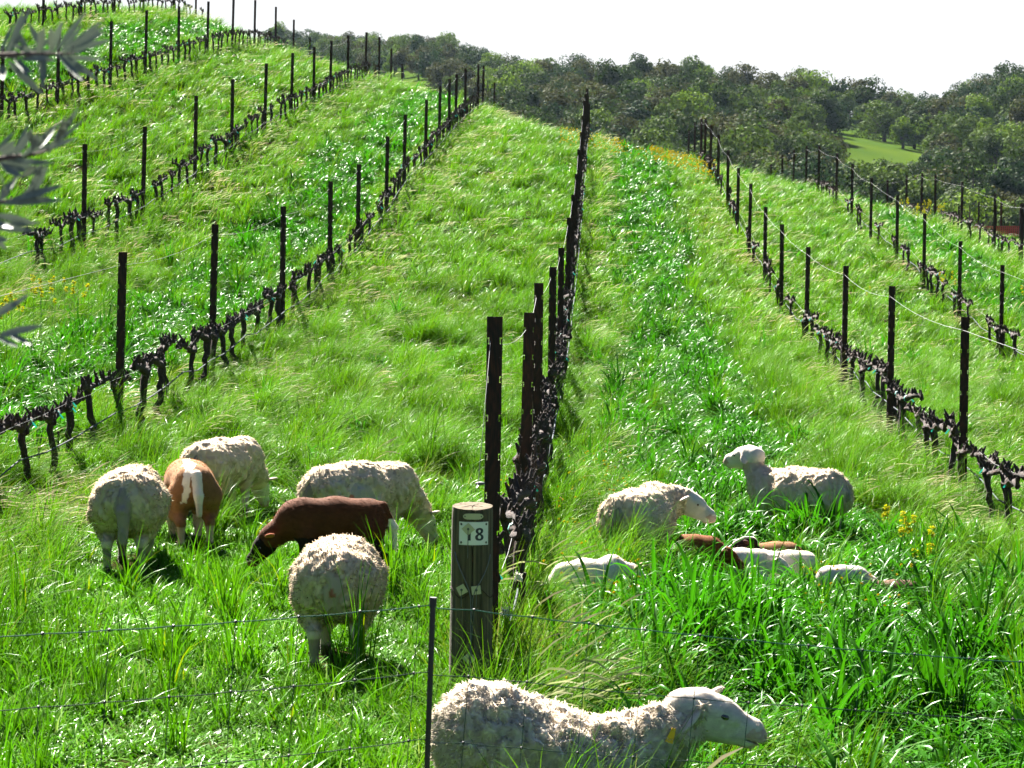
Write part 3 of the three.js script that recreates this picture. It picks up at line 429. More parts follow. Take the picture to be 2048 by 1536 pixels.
  if (o.wool === false) {                                   // short coat: fine hairs lying back along the body
    const pos = [], col = [], idx = [], p = body.attributes.position, nn = body.attributes.normal, cc = body.attributes.color, q = V(), n = V(), d = V(), a = V();
    for (let k = 0; k < 5200; k++) {
      const i = Math.floor(rnd() * p.count); q.fromBufferAttribute(p, i); n.fromBufferAttribute(nn, i); d.set(-0.8 + (rnd() - 0.5) * 0.7, -0.5 + (rnd() - 0.5) * 0.6, (rnd() - 0.5) * 0.6); d.addScaledVector(n, 0.35 - d.dot(n)).normalize(); a.crossVectors(d, n).normalize();
      const L = lerp(0.012, 0.026, rnd()), w = 0.0014 + 0.0016 * rnd(), v = pos.length / 3, f1 = 0.75 + 0.5 * rnd(), c = [cc.getX(i) * f1, cc.getY(i) * f1, cc.getZ(i) * f1]; q.addScaledVector(n, -0.001);
      pos.push(q.x - a.x * w, q.y - a.y * w, q.z - a.z * w, q.x + a.x * w, q.y + a.y * w, q.z + a.z * w, q.x + d.x * L, q.y + d.y * L, q.z + d.z * L); col.push(...c, ...c, ...c); idx.push(v, v + 1, v + 2);
    }
    const lg = new THREE.BufferGeometry(); lg.setAttribute('position', new THREE.Float32BufferAttribute(pos, 3)); lg.setAttribute('color', new THREE.Float32BufferAttribute(col, 3)); lg.setIndex(idx); lg.computeVertexNormals(); mesh('coat', lg, lockMat, g);
  }
  if (o.tagged) { const e = at2(...o.tagged), s = new THREE.Shape(); s.moveTo(-0.008, 0.012); s.lineTo(0.008, 0.012); s.lineTo(0.015, -0.045); s.lineTo(-0.015, -0.045); const t = mesh('ear_tag', new THREE.ExtrudeGeometry(s, { depth: 0.0025, bevelEnabled: false }), new THREE.MeshStandardMaterial({ color: C(0.80, 0.40, 0.02), roughness: 0.5 }), g); t.position.set(...e); t.rotation.set(0.1, 0.15, -0.35); }
  tag(g, o.label, o.cat ?? 'sheep', o.group ?? 'sheep grazing in the vineyard');
  const sc = o.s ?? 1, th = g.rotation.y; feet.push({ x: g.position.x, z: g.position.z, c: Math.cos(th), s: Math.sin(th), a: 0.47 * sc * 1, b: 0.2 * sc * (o.lie ? 1.2 : 1), graze: (o.pose ?? 'graze') === 'graze' && !o.neck, sc });
  return g;
}
const sore = (cx, cy, cz, r) => (x, y, z) => Math.hypot(x - cx, (y - cy) * 0.8, z - cz) < r;
// the ewe in front, behind the netting
sheep({ px: 1113, D: 11, face_: -3, seed: 5, fine: true, locks: 9500, lockL: 1.25, lockW: 1.0, lump: 1.35, rump: [-0.25, 0.48, 0.185], mid: [-0.0, 0.375, 0.175], chest: [0.22, 0.36, 0.165], neck: [[0.33, 0.42], [0.475, 0.53], [0.535, 0.575], [0.93, -0.36]], neckR: 0.98, headS: 1.06, ears: [[0.55, 0.45, 1], [-0.35, -1, 0.6]], earL: 1.05, mouth: true, color: [0.66, 0.58, 0.465], face: WHITE, tail: 'dock', tailC: CREAM, tagged: [-0.07, -0.085, -0.125], noseC: [0.5, 0.25, 0.22], label: 'large white ewe nearest the camera behind the netting, yellow tag in her ear', dy: 0.0 });
// left group
sheep({ px: 262, D: 19, face_: 91, seed: 21, fat: 0.97, tail: 'wide', tailC: [0.27, 0.22, 0.18], color: [0.54, 0.44, 0.31], face: SKIN, stride: 0.02, label: 'woolly ewe at far left seen from behind, bare grey tail hanging', locks: 4600 });
{
  const white = (q, x, y, z) => { const n = 0.04 * noise(x * 8, y * 8, z * 8); if (q === 'tail' || q === 'tailtip') return y > 0.36 ? WHITE : [0.5, 0.42, 0.36]; if (q === 'leg') return [0.42, 0.30, 0.24]; if (q === 'trunk' || q === 'thigh') { if (Math.abs(z + 0.03 + n + (0.62 - y) * 0.25) < 0.030 + 0.03 * noise(x * 30, y * 14, z * 30) && x < 0.0 && y > 0.36) return WHITE; } return null; };
  sheep({ px: 378, D: 20.2, face_: 103, seed: 31, fat: 0.80, wool: false, s: 0.95, tail: 'long', color: TAN, face: TAN, paint: white, legC: [0.42, 0.30, 0.24], label: 'tan and white short-haired sheep seen from behind, between two woolly ewes', cat: 'sheep' });
}
sheep({ px: 448, D: 22.2, face_: 66, seed: 41, fat: 0.90, s: 0.90, tail: 'dock', color: CREAM, face: WHITE, label: 'cream woolly ewe grazing farthest up the left lane, turned away to the right', locks: 3600 });
sheep({ px: 722, D: 20.4, face_: 45, seed: 51, fat: 0.95, s: 0.97, tail: 'dock', color: [0.55, 0.455, 0.33], face: WHITE, paint: (q, x, y, z) => sore(-0.30, 0.42, 0.23, 0.04)(x, y, z) ? PINK : (q === 'trunk' && z > 0.1 && Math.hypot(x + 0.2, y - 0.42) < 0.12 ? [0.32, 0.28, 0.25] : null), bare: (x, y, z) => z > 0.1 && Math.hypot(x + 0.22, y - 0.42) < 0.13, label: 'cream ewe grazing to the right behind the brown lamb, reddish patch on her hip', locks: 4200 });
sheep({ kind: 'lamb', px: 668, D: 18.2, face_: 184, seed: 61, fat: 0.74, wool: false, s: 0.94, rump: [-0.22, 0.47, 0.18], mid: [-0.0, 0.47, 0.185], chest: [0.17, 0.46, 0.175], neck: [[0.25, 0.47], [0.39, 0.37], [0.43, 0.34], [0.62, -0.75]], tail: 'long', color: BROWN, face: DARK, legC: DARK, headS: 0.86, ears: [[-0.6, -0.2, 1], [-0.6, -0.2, 1]], paint: (q, x, y, z) => q === 'tailtip' ? WHITE : q === 'tail' && y < 0.47 ? WHITE : q === 'ear' ? [0.30, 0.10, 0.05] : q === 'thigh' && y < 0.36 ? DARK : null, label: 'dark brown short-haired lamb with white-tipped tail grazing to the left', cat: 'lamb' });
sheep({ px: 679, D: 15.25, face_: 90, seed: 71, fat: 0.93, tail: 'dock', tailC: [0.27, 0.19, 0.15], color: [0.55, 0.45, 0.325], face: [0.38, 0.29, 0.23], headS: 1.0, turn: -0.55, ears: [[-0.2, 0.3, 1], [-0.2, 0.3, 1]], earPink: 0.9, neck: [[0.32, 0.44], [0.46, 0.26], [0.48, 0.24], [0.45, -0.8]], stride: 0.015, paint: (q, x, y, z) => Math.hypot(y - 0.43, z + 0.01) + 0.02 * noise(y * 40, z * 40, 2) < 0.022 && x < -0.4 ? [0.24, 0.09, 0.065] : Math.hypot((y - 0.41) * 0.6, z * 1.2) + 0.03 * noise(y * 22, z * 22, 5) < 0.07 && x < -0.36 ? [0.30, 0.245, 0.20] : null, bare: (x, y, z) => Math.hypot((y - 0.41) * 0.6, z * 1.2) + 0.03 * noise(y * 22, z * 22, 5) < 0.065 && x < -0.34, label: 'woolly ewe seen from behind just left of the numbered wooden post', locks: 5200 });
// right group
sheep({ px: 1284, D: 19.4, dy: 0.05, face_: 66, seed: 81, fat: 0.88, s: 0.88, turn: 1.3, neck: [[0.32, 0.50], [0.42, 0.52], [0.45, 0.53], [0.45, -0.75]], headS: 1.1, ears: [[-0.3, -0.35, 1], [-0.3, -0.35, 1]], tail: 'dock', color: CREAM, face: WHITE, label: 'cream woolly ewe right of the vine row, rump towards us, head turned right', locks: 3600 });
sheep({ s: 0.92, px: 1590, D: 22.6, face_: 146, seed: 91, fat: 0.93, tail: 'dock', color: [0.56, 0.46, 0.335], face: WHITE, neck: [[0.30, 0.50], [0.42, 0.68], [0.455, 0.74], [0.96, -0.22]], neckR: 0.85, headS: 1.15, turn: 0.25, ears: [[-0.25, -0.95, 0.6], [-0.25, -0.95, 0.6]], earL: 0.85, paint: (q, x, y, z) => sore(-0.42, 0.44, 0.13, 0.045)(x, y, z) ? PINK : null, label: 'cream ewe standing with head raised, looking left over the tall oats', locks: 4000 });
sheep({ kind: 'lamb', px: 1172, D: 17.4, face_: 38, seed: 95, fat: 0.72, wool: false, s: 0.62, rump: [-0.26, 0.47, 0.18], color: WHITE, face: WHITE, legC: WHITE, tail: 'dock', tailC: WHITE, neck: [[0.32, 0.50], [0.50, 0.46], [0.55, 0.45], [0.85, -0.5]], ears: [[-0.35, 0.5, 1], [-0.35, 0.5, 1]], earPink: 0.65, headS: 1.1, label: 'small smooth white lamb nearest the vine row on its right side', cat: 'lamb' });
const lying = (o) => sheep({ kind: 'lamb', lie: true, wool: false, rump: [-0.20, 0.475, 0.195], mid: [-0.03, 0.465, 0.20], chest: [0.13, 0.455, 0.185], fat: 0.78, s: 0.62, pose: 'rest', headS: 1.05, cat: 'lamb', group: 'lambs lying in the oats', ...o });
lying({ px: 1394, D: 19.2, s: 0.56, dy: 0.12, face_: -12, seed: 101, color: [0.15, 0.045, 0.013], face: [0.15, 0.045, 0.013], neck: [[0.20, 0.45], [0.31, 0.42], [0.34, 0.42], [0.8, -0.6]], label: 'chestnut brown lamb lying in the oats, only its rounded back showing' });
lying({ px: 1488, D: 19.6, face_: 12, seed: 111, color: WHITE, face: WHITE, neck: [[0.20, 0.45], [0.30, 0.47], [0.33, 0.48], [0.8, -0.5]], label: 'white lamb lying in the oats right of the chestnut brown lamb' });
lying({ px: 1572, D: 20.0, face_: 176, seed: 121, color: WHITE, face: DARK, paint: (q, x, y, z) => (q === 'head' || q === 'ear') && Math.abs(z) < 0.02 ? WHITE : q === 'neck' ? DARK : null, label: 'white lamb with black and white head lying among the oats' });
lying({ neck: [[0.20, 0.44], [0.29, 0.42], [0.32, 0.42], [0.7, -0.7]], px: 1556, D: 20.5, face_: 30, seed: 131, color: TAN, face: TAN, label: 'tan lamb lying half hidden behind the black-headed lamb' });
lying({ s: 0.54, dy: 0.05, neck: [[0.20, 0.44], [0.29, 0.42], [0.32, 0.42], [0.7, -0.7]], px: 1690, D: 19.0, face_: 8, seed: 141, color: [0.52, 0.45, 0.41], face: WHITE, label: 'pinkish white lamb lying deep in the oats below the yellow mustard' });
lying({ neck: [[0.20, 0.44], [0.29, 0.42], [0.32, 0.42], [0.7, -0.7]], s: 0.54, dy: 0.0, px: 1785, D: 19.0, face_: 170, seed: 151, color: [0.11, 0.06, 0.04], face: [0.10, 0.05, 0.035], label: 'dull brown lamb lying rightmost in the oats below the mustard' });
console.log('sheep done');
// ---------- numbered wooden end post ----------
const POSTD = 13.8, PR = 0.096;
{
  const base = at(940, POSTD), topY = spot(945, 1010, POSTD).y - base.y, g = group('wooden_post', base); g.rotation.z = -0.012;
  // timber: a tapered pole with uneven skin and a drying crack down the front
  const N = 72, rows = 40, pos = [], uv = [], idx = [], rr = (a, y) => { let r = PR * (1.06 - 0.06 * y / topY) * (1 + 0.012 * noise(Math.cos(a) * 2, Math.sin(a) * 2, y * 1.5)) + 0.0012 * noise(Math.cos(a) * 9, Math.sin(a) * 9, y * 2); const c = Math.PI / 2 - 0.04 + 0.05 * noise(y * 4, 2, 7), w = 0.022 + 0.02 * noise(y * 3, 5, 1), d = Math.abs(a - c); if (d < w) r -= 0.022 * (1 - d / w); const c2 = 1.15 + 0.04 * noise(y * 5, 8, 2), d2 = Math.abs(a - c2); if (d2 < 0.02 && y < topY * 0.62) r -= 0.012 * (1 - d2 / 0.02); return r; };
  const angs = []; for (let i = 0; i < N; i++) angs.push(i / N * 6.2832); for (let q = -9; q <= 9; q++) angs.push(Math.PI / 2 - 0.04 + q * 0.011); angs.sort((a, b) => a - b);
  const A = angs.length, cutTop = (x, z) => topY - z * 0.10 - 0.004 + 0.003 * noise(x * 40, z * 40, 3);
  for (let j = 0; j <= rows; j++) for (let i = 0; i <= A; i++) { const a = angs[i % A], y0 = -0.4 + (topY + 0.4) * j / rows, r = rr(a, y0), e = j === rows ? 0.985 : 1, x = Math.cos(a) * r * e, z = Math.sin(a) * r * e; pos.push(x, j === rows ? cutTop(x, z) : Math.min(y0, cutTop(x, z) - 0.004), z); uv.push((i === A ? 1 : a / 6.2832) * 2, y0 * 1.1); }
  for (let j = 0; j < rows; j++) for (let i = 0; i < A; i++) { const p = j * (A + 1) + i; idx.push(p, p + A + 1, p + 1, p + 1, p + A + 1, p + A + 2); }
  const tg = new THREE.BufferGeometry(); tg.setAttribute('position', new THREE.Float32BufferAttribute(pos, 3)); tg.setAttribute('uv', new THREE.Float32BufferAttribute(uv, 2)); tg.setIndex(idx); tg.computeVertexNormals();
  mesh('timber', tg, M.wood, g);
  const ep = [], ec = [], ei = [], rings = 26;               // sawn top with growth rings and radial splits
  for (let j = 0; j <= rings; j++) for (let i = 0; i <= 96; i++) { const a = i / 96 * 6.2832, f = j / rings, r = rr(a, topY) * 0.984 * f, x = Math.cos(a) * r, z = Math.sin(a) * r; let split = 0; for (const [sa, l] of [[1.5, 1], [2.6, 0.6], [3.9, 0.8], [5.2, 0.5], [0.4, 0.5]]) { const d = Math.abs(Math.atan2(Math.sin(a - sa - 0.1 * noise(f * 5, sa, 1)), Math.cos(a - sa - 0.1 * noise(f * 5, sa, 1)))) * f; if (d < 0.045 && f < l + 0.05 && f > 0.05) split = 1 - d / 0.045; } ep.push(x, cutTop(x, z) + 0.0006 - split * 0.006 - (f > 0.97 ? 0.002 : 0), z); const t = 0.5 + 0.28 * Math.sin(f * 62 + 1.4 * noise(x * 30, z * 30, 1)) + 0.4 * noise(x * 55, z * 55, 5); ec.push(0.17 + 0.08 * t, 0.14 + 0.06 * t, 0.10 + 0.045 * t); }
  for (let j = 0; j < rings; j++) for (let i = 0; i < 96; i++) { const p = j * 97 + i; ei.push(p, p + 1, p + 97, p + 1, p + 98, p + 97); }
  const eg = new THREE.BufferGeometry(); eg.setAttribute('position', new THREE.Float32BufferAttribute(ep, 3)); eg.setAttribute('color', new THREE.Float32BufferAttribute(ec, 3)); eg.setIndex(ei); eg.computeVertexNormals();
  mesh('sawn_top', eg, M.woodEnd, g);
  // plates bent round the post: w, h in metres, centre at angle a (pi/2 faces the camera) and height y
  const bent = (w, h, turn, a, y, out, pinch) => { const g2 = new THREE.BoxGeometry(w, h, 0.0022, 16, 8, 1), p = g2.attributes.position, c = Math.cos(turn), n = Math.sin(turn); for (let i = 0; i < p.count; i++) { let x = p.getX(i), v = p.getY(i); if (pinch) v *= Math.sqrt(Math.max(0.05, 1 - Math.pow(Math.abs(x) / (w / 2), 5))); const X = x * c - v * n, Y = x * n + v * c, r = PR * 1.03 + out + p.getZ(i), th = a - X / PR; p.setXYZ(i, Math.cos(th) * r, y + Y, Math.sin(th) * r); } g2.computeVertexNormals(); return g2; };
  const yOf = (py) => spot(941, py, POSTD - PR).y - base.y, aOf = (px) => Math.PI / 2 - (px - 942) / F * POSTD / PR;
  const boltAt = (parent, a, y, r = 0.0045, out = 0.004) => { const b = mesh('bolt', new THREE.SphereGeometry(r, 10, 6), M.bolt, parent), q = rr(a, y) + out; b.position.set(Math.cos(a) * q, y, Math.sin(a) * q); };
  // white enamel plate reading 18
  const cv = document.createElement('canvas'); cv.width = 512; cv.height = 400; const cx = cv.getContext('2d'); cx.fillStyle = '#cfcfc6'; cx.fillRect(0, 0, 512, 400);
  cx.fillStyle = '#14162a'; cx.font = 'bold 300px sans-serif'; cx.textAlign = 'center'; cx.textBaseline = 'middle'; cx.fillText('1', 165, 215); cx.fillText('8', 345, 215);
  cx.strokeStyle = 'rgba(120,105,80,0.35)'; cx.lineWidth = 5; cx.strokeRect(3, 3, 506, 394); cx.fillStyle = 'rgba(120,70,30,0.35)'; for (const [x, y] of [[38, 40], [470, 40], [38, 360], [470, 360]]) { cx.beginPath(); cx.arc(x, y, 22, 0, 7); cx.fill(); }
  const ct = new THREE.CanvasTexture(cv); ct.colorSpace = THREE.SRGBColorSpace;
  const pw = 0.140, ph = 0.108, pa = aOf(946), py = yOf(1067), pg = bent(pw, ph, 0, pa, py, 0.002);
  const plate = mesh('number_plate', pg, new THREE.MeshStandardMaterial({ map: ct, roughness: 0.35 }), g); plate.userData.label = 'white plate with the dark number 18';
  for (const q of [-1, 1]) for (const e of [-1, 1]) boltAt(plate, pa - q * (pw / 2 - 0.012) / PR, py + e * (ph / 2 - 0.012), 0.0055, 0.005);
  const nt = mesh('name_tag', bent(0.092, 0.028, 0, aOf(944), yOf(1033), 0.002, true), M.cream, g); for (const q of [-1, 1]) boltAt(nt, aOf(944) - q * 0.037 / PR, yOf(1033), 0.004);
  for (const [px, y, w, turn] of [[935, 1058, 0.042, 0.75], [924, 1180, 0.042, 0.55], [951, 1180, 0.040, 0.12], [940, 1316, 0.044, 0.785]]) {
    const pl = mesh('anchor_plate', bent(w, w, turn, aOf(px), yOf(y), 0.007), M.cream, g); boltAt(pl, aOf(px), yOf(y), 0.006, 0.010);
    const tail = []; for (let t = 0; t <= 4; t++) tail.push(V(Math.cos(aOf(px)) * (PR + 0.012), yOf(y) - 0.02 * t * (y < 1100 ? 1.7 : 1), Math.sin(aOf(px)) * (PR + 0.012 - 0.002 * t))); mesh('wire_tail', tube(tail, 0.0016, 5), M.wire, pl);
  }
  const lace = (list, r) => mesh('anchor_wire', tube(list.map(([px, y]) => { const a = aOf(px), q = rr(a, yOf(y)) + 0.008; return V(Math.cos(a) * q, yOf(y), Math.sin(a) * q); }), r, 6), M.wire, g);
  lace([[907, 1105], [912, 1118], [920, 1138], [930, 1160], [938, 1180], [941, 1195], [942, 1230], [942, 1270], [941, 1310], [940, 1350], [939, 1390]], 0.0028);
  lace([[982, 1110], [976, 1128], [967, 1148], [957, 1166], [949, 1180], [945, 1195], [944, 1230], [944, 1270], [943, 1310], [942, 1350], [941, 1390]], 0.0024);
  const rust = []; for (let k = 0; k <= 24; k++) { const a = 0.1 + k / 24 * 3.0, y = yOf(1187 + 10 * Math.sin(k * 0.5)), q = rr(a, y) + 0.004; rust.push(V(Math.cos(a) * q, y, Math.sin(a) * q)); } mesh('band_wire', tube(rust, 0.0018, 5), M.rust, g);
  tag(g, 'weathered round wooden end post with a white plate reading 18', 'post');
  // tensioner on the end wire
  tag(mesh('wire_tensioner', new THREE.SphereGeometry(0.017, 14, 8).scale(1.4, 0.55, 0.8).translate(0, 0, 0), M.wire), 'small grey wire tensioner above the numbered wooden post', 'tensioner').position.copy(spot(960, 967, 14.25));
}
for (const [px, y0, y1, D, l] of [[78, 895, 985, 23.6, 'near the left picture edge'], [117, 862, 960, 24.3, 'second from the left picture edge'], [1050, 1145, 1300, 14.9, 'leaning right of the numbered wooden post']]) {
  const b = spot(px - (px > 1000 ? 22 : 0), y1, D), t = spot(px, y0, D), gY = ground(b.x, D); b.y = gY - 0.05;
  tag(mesh('thin_stake', limb([b, b.clone().lerp(t, 0.5), t], [0.009, 0.009, 0.009], 6, 0.1, 3), M.rust), 'thin rusty training stake ' + l, 'stake', 'thin training stakes');
}
// tufts of wool and cut shoots caught on the middle row
{
  const rnd = rngOf(44); for (const [px, py, D, l] of [[1037, 1153, 15.2, 'upper'], [1011, 1224, 14.7, 'lower']]) { const parts = []; for (let k = 0; k < 46; k++) { const d = V(rnd() - 0.5, rnd() - 0.5, rnd() - 0.5).normalize(), e = d.clone().multiplyScalar(0.022 + 0.02 * rnd()); parts.push(limb([V(0, 0, 0), e.clone().multiplyScalar(0.5).add(V(rnd() - 0.5, rnd() - 0.5, rnd() - 0.5).multiplyScalar(0.012)), e], [0.005, 0.0035, 0.001], 4, 0, k)); } const m = mesh('wool_tuft', mergeGeometries(parts), new THREE.MeshStandardMaterial({ color: C(0.75, 0.7, 0.62), roughness: 1 })); m.position.copy(spot(px, py, D)); tag(m, l + ' white wool tuft caught on the wire right of the numbered post', 'wool', 'wool caught on the wire'); }
}
// ---------- netting fence in front ----------
{
  const fd = (px) => 9.5 + (px - 868) * 0.00104, fence = group('netting_fence', at(868, 9.5)), o = fence.position;
  const k1 = [-190, -50, 85, 218, 347, 471, 597, 720, 838, 948, 1065, 1178, 1290, 1400, 1510, 1617, 1725, 1829, 1938, 2040, 2140], y1 = (px) => px < 868 ? 1210 + (868 - px) * 0.0715 + 5 * Math.sin((868 - px) / 868 * Math.PI) : 1210 + (px - 868) * 0.128 - (px - 868) ** 2 * 0.0000265;
  const gap = (px) => 134 - (px - 868) * 0.0165, slant = (px) => -10.5 - (px - 868) * 0.003, rows = 6;
  const knotGeo = new THREE.IcosahedronGeometry(0.0062, 0), q = (i, r) => { const px = k1[i] + slant(k1[i]) * r, D = fd(k1[i]); return spot(px, y1(k1[i]) + gap(k1[i]) * r + (r ? 2.5 * noise(i * 3.3, r * 2.7, 1) : 0), D).sub(o); };
  for (let r = 0; r < rows; r++) {
    const pts = []; for (let i = 0; i < k1.length; i++) { if (i) { const a = q(i - 1, r), b = q(i, r); for (const t of [0.33, 0.67]) { const m = a.clone().lerp(b, t); m.y -= 0.0022; m.z += 0.001 * noise(i, r, t); pts.push(m); } } pts.push(q(i, r)); if (i < k1.length - 1 && k1[i] < 868 && k1[i + 1] > 868) pts.push(spot(868 + slant(868) * r, y1(868) + gap(868) * r, 9.5).sub(o)); }
    mesh('horizontal_strand', tube(pts, r ? 0.0017 : 0.002, 5), r ? M.strandDark : M.strand, fence);
  }
  for (let i = 0; i < k1.length; i++) { const pts = []; for (let r = 0; r < rows; r++) pts.push(q(i, r)); mesh('vertical_strand', tube(pts, 0.0013, 4), M.strandDark, fence); if (k1[i] > -20 && k1[i] < 2060) for (let r = 0; r < 3; r++) mesh('knot', knotGeo, M.blackPlastic, fence).position.copy(q(i, r)); }
  tag(fence, 'thin green netting fence with dark knots strung across the foreground', 'fence');
  const t = spot(866, 1204, 9.5), b = spot(838, 1650, 9.5); b.y = o.y - 0.1; const pts = [0, 0.25, 0.5, 0.75, 1].map((k) => t.clone().lerp(b, k)); const st = group('fence_stake', V(b.x, b.y, b.z)); mesh('rod', limb(pts.map((p) => p.clone().sub(b)), [0.0095, 0.0095, 0.0095, 0.0095, 0.0095], 10), M.blackPlastic, st); const c = mesh('cap', new THREE.CylinderGeometry(0.012, 0.012, 0.03, 12), M.blackPlastic, st); c.position.copy(t).sub(b); c.rotation.z = -0.06; tag(st, 'slim black plastic stake leaning beside the numbered post, holding the netting', 'stake');
}
// far orange netting at the right edge
{
  const g = group('orange_netting', at(1990, 108)), o = g.position, red = new THREE.MeshStandardMaterial({ color: C(0.34, 0.025, 0.02), roughness: 0.7 });
  const L = 1.9, hgt = 0.36, x0 = -0.9; for (let k = 0; k <= 5; k++) { const m = mesh('net_cord', new THREE.BoxGeometry(L, 0.025, 0.02), red, g); m.position.set(x0 + L / 2, 0.42 + hgt * k / 5, 0); } for (let k = 0; k <= 26; k++) { const m = mesh('net_strip', new THREE.BoxGeometry(0.04, hgt, 0.016), red, g); m.position.set(x0 + L * k / 26, 0.42 + hgt / 2, 0.019); }
  for (const x of [x0 - 0.02, x0 + L / 2, x0 + L + 0.02]) mesh('net_stake', new THREE.CylinderGeometry(0.02, 0.02, 1.9, 6), M.rust, g).position.set(x, 0.6, -0.04);
  tag(g, 'strip of red-orange plastic netting fence on the far right slope', 'fence');
}
// ---------- olive tree at the left edge, close to the camera ----------
{
  const rnd = rngOf(314), tree = group('olive_tree', at(-2700, 3.6)), o = tree.position, bark = new THREE.MeshStandardMaterial({ map: barkTex, color: C(0.24, 0.22, 0.18), roughness: 1 });
  const leafMat = new THREE.MeshPhysicalMaterial({ color: C(0.095, 0.125, 0.085), roughness: 0.9, side: THREE.DoubleSide, transmission: 0.12, clearcoat: 0.6, clearcoatRoughness: 0.4 });
  const forkB = spot(-1500, 300, 3.6).sub(o), t0 = V(0, -0.1, 0), mid = V(0.1, 1.2, 0.05);
  mesh('trunk', limb([t0, V(0.03, 0.6, 0), mid, forkB], [0.11, 0.09, 0.07, 0.045], 12, 0.2, 3), bark, tree);
  const leaf = (len, wid) => { const g = new THREE.PlaneGeometry(1, 1, 2, 8), p = g.attributes.position; for (let i = 0; i < p.count; i++) { const s = p.getX(i) * 2, t = p.getY(i) + 0.5, w = wid * Math.pow(Math.sin(Math.PI * Math.min(0.97, t * 0.95 + 0.03)), 0.75); p.setXYZ(i, s * w / 2, t * len, Math.abs(s) * w * 0.12 + len * 0.10 * t * t); } g.computeVertexNormals(); return g; };
  const leaves = [leaf(0.062, 0.0078), leaf(0.054, 0.0086), leaf(0.046, 0.0066), leaf(0.07, 0.0078)];
  // twigs given by photo points at their own depth, with leaves named by start, end, depth
  const branches = [
    [3.4, [[-420, 150], [-120, 118], [60, 108], [125, 108], [150, 106]], [[-10, 115, -60, 60], [20, 100, 50, 25], [0, 105, 30, 50], [60, 108, 35, 70], [75, 108, 92, 50], [100, 106, 128, 42], [110, 104, 170, 28], [125, 104, 205, 48], [130, 106, 168, 100], [118, 110, 176, 150], [118, 112, 205, 120], [78, 112, 92, 178], [30, 118, 62, 155], [20, 122, 85, 192], [-10, 112, 40, 106], [50, 112, 110, 105], [5, 130, 10, 165], [40, 118, 105, 118], [80, 106, 82, 60], [135, 100, 215, 68]]],
    [3.35, [[-420, 420], [-150, 370], [0, 318], [60, 310], [95, 300], [130, 262]], [[0, 325, 36, 360], [0, 318, 110, 330], [5, 330, 50, 358], [40, 312, 152, 282], [70, 303, 110, 250], [60, 305, 85, 262], [95, 300, 175, 240], [0, 312, 50, 300], [-10, 305, 30, 270], [30, 310, 70, 258], [40, 355, 92, 330], [55, 388, 92, 330], [118, 275, 135, 232]]],
    [3.3, [[-420, 520], [-150, 460], [0, 405], [45, 398], [70, 392]], [[0, 408, 132, 405], [20, 400, 130, 375], [40, 398, 100, 385], [-10, 430, 52, 442], [-20, 455, 72, 464], [0, 400, 20, 370], [-15, 475, 20, 482], [5, 395, 42, 350]]],
    [3.25, [[-420, 760], [-150, 720], [-20, 672], [0, 668]], [[-15, 638, 60, 592], [0, 668, 82, 656], [-10, 672, 42, 698], [-25, 650, 10, 612]]],
  ];
  branches.forEach(([D, tw, lv], bi) => {
    const pts = tw.map(([x, y], i) => spot(x, y, D + 0.03 * Math.sin(i * 2.1 + bi)).sub(o)); const fine = new THREE.CatmullRomCurve3([forkB.clone(), ...pts]).getPoints(30);
    const b = mesh('branch', limb(fine, fine.map((_, i) => lerp(0.012, 0.0009, Math.pow(i / 30, 0.3))), 7, 0.08, bi + 1), bark, tree);
    const more = lv.map(([x0, y0, x1, y1]) => { const t = rnd() * 1.2 - 0.6, c = Math.cos(t), n = Math.sin(t), k = lerp(0.75, 1.1, rnd()); return [x0 + (rnd() - 0.5) * 30, y0 + (rnd() - 0.5) * 14, x0 + ((x1 - x0) * c - (y1 - y0) * n) * k, y0 + ((x1 - x0) * n + (y1 - y0) * c) * k]; });
    [...lv, ...more].forEach(([x0, y0, x1, y1], i) => {
      const dz = (rnd() - 0.5) * 0.12, a = spot(x0, y0, D + dz * 0.4).sub(o), e = spot(x1, y1, D + dz).sub(o), d = e.clone().sub(a), L = d.length();
      const m = mesh('leaf', leaves[i % 4], leafMat, b); m.position.copy(a); const y = d.normalize(), z = V((rnd() - 0.5) * 0.9, 0.35 + (rnd() - 0.5) * 0.7, 1).addScaledVector(y, -y.dot(V(0, 0.35, 1))).normalize(), x = y.clone().cross(z).normalize(); z.crossVectors(x, y);
      m.quaternion.setFromRotationMatrix(new THREE.Matrix4().makeBasis(x, y, z)); const s = L / [0.062, 0.054, 0.046, 0.07][i % 4]; m.scale.set(lerp(0.8, 1.15, rnd()), s, 1);
    });
  });
  tag(tree, 'blurred grey-green olive branches with narrow leaves hanging in at the left edge', 'tree');
}
console.log('posts, fence, olive done');
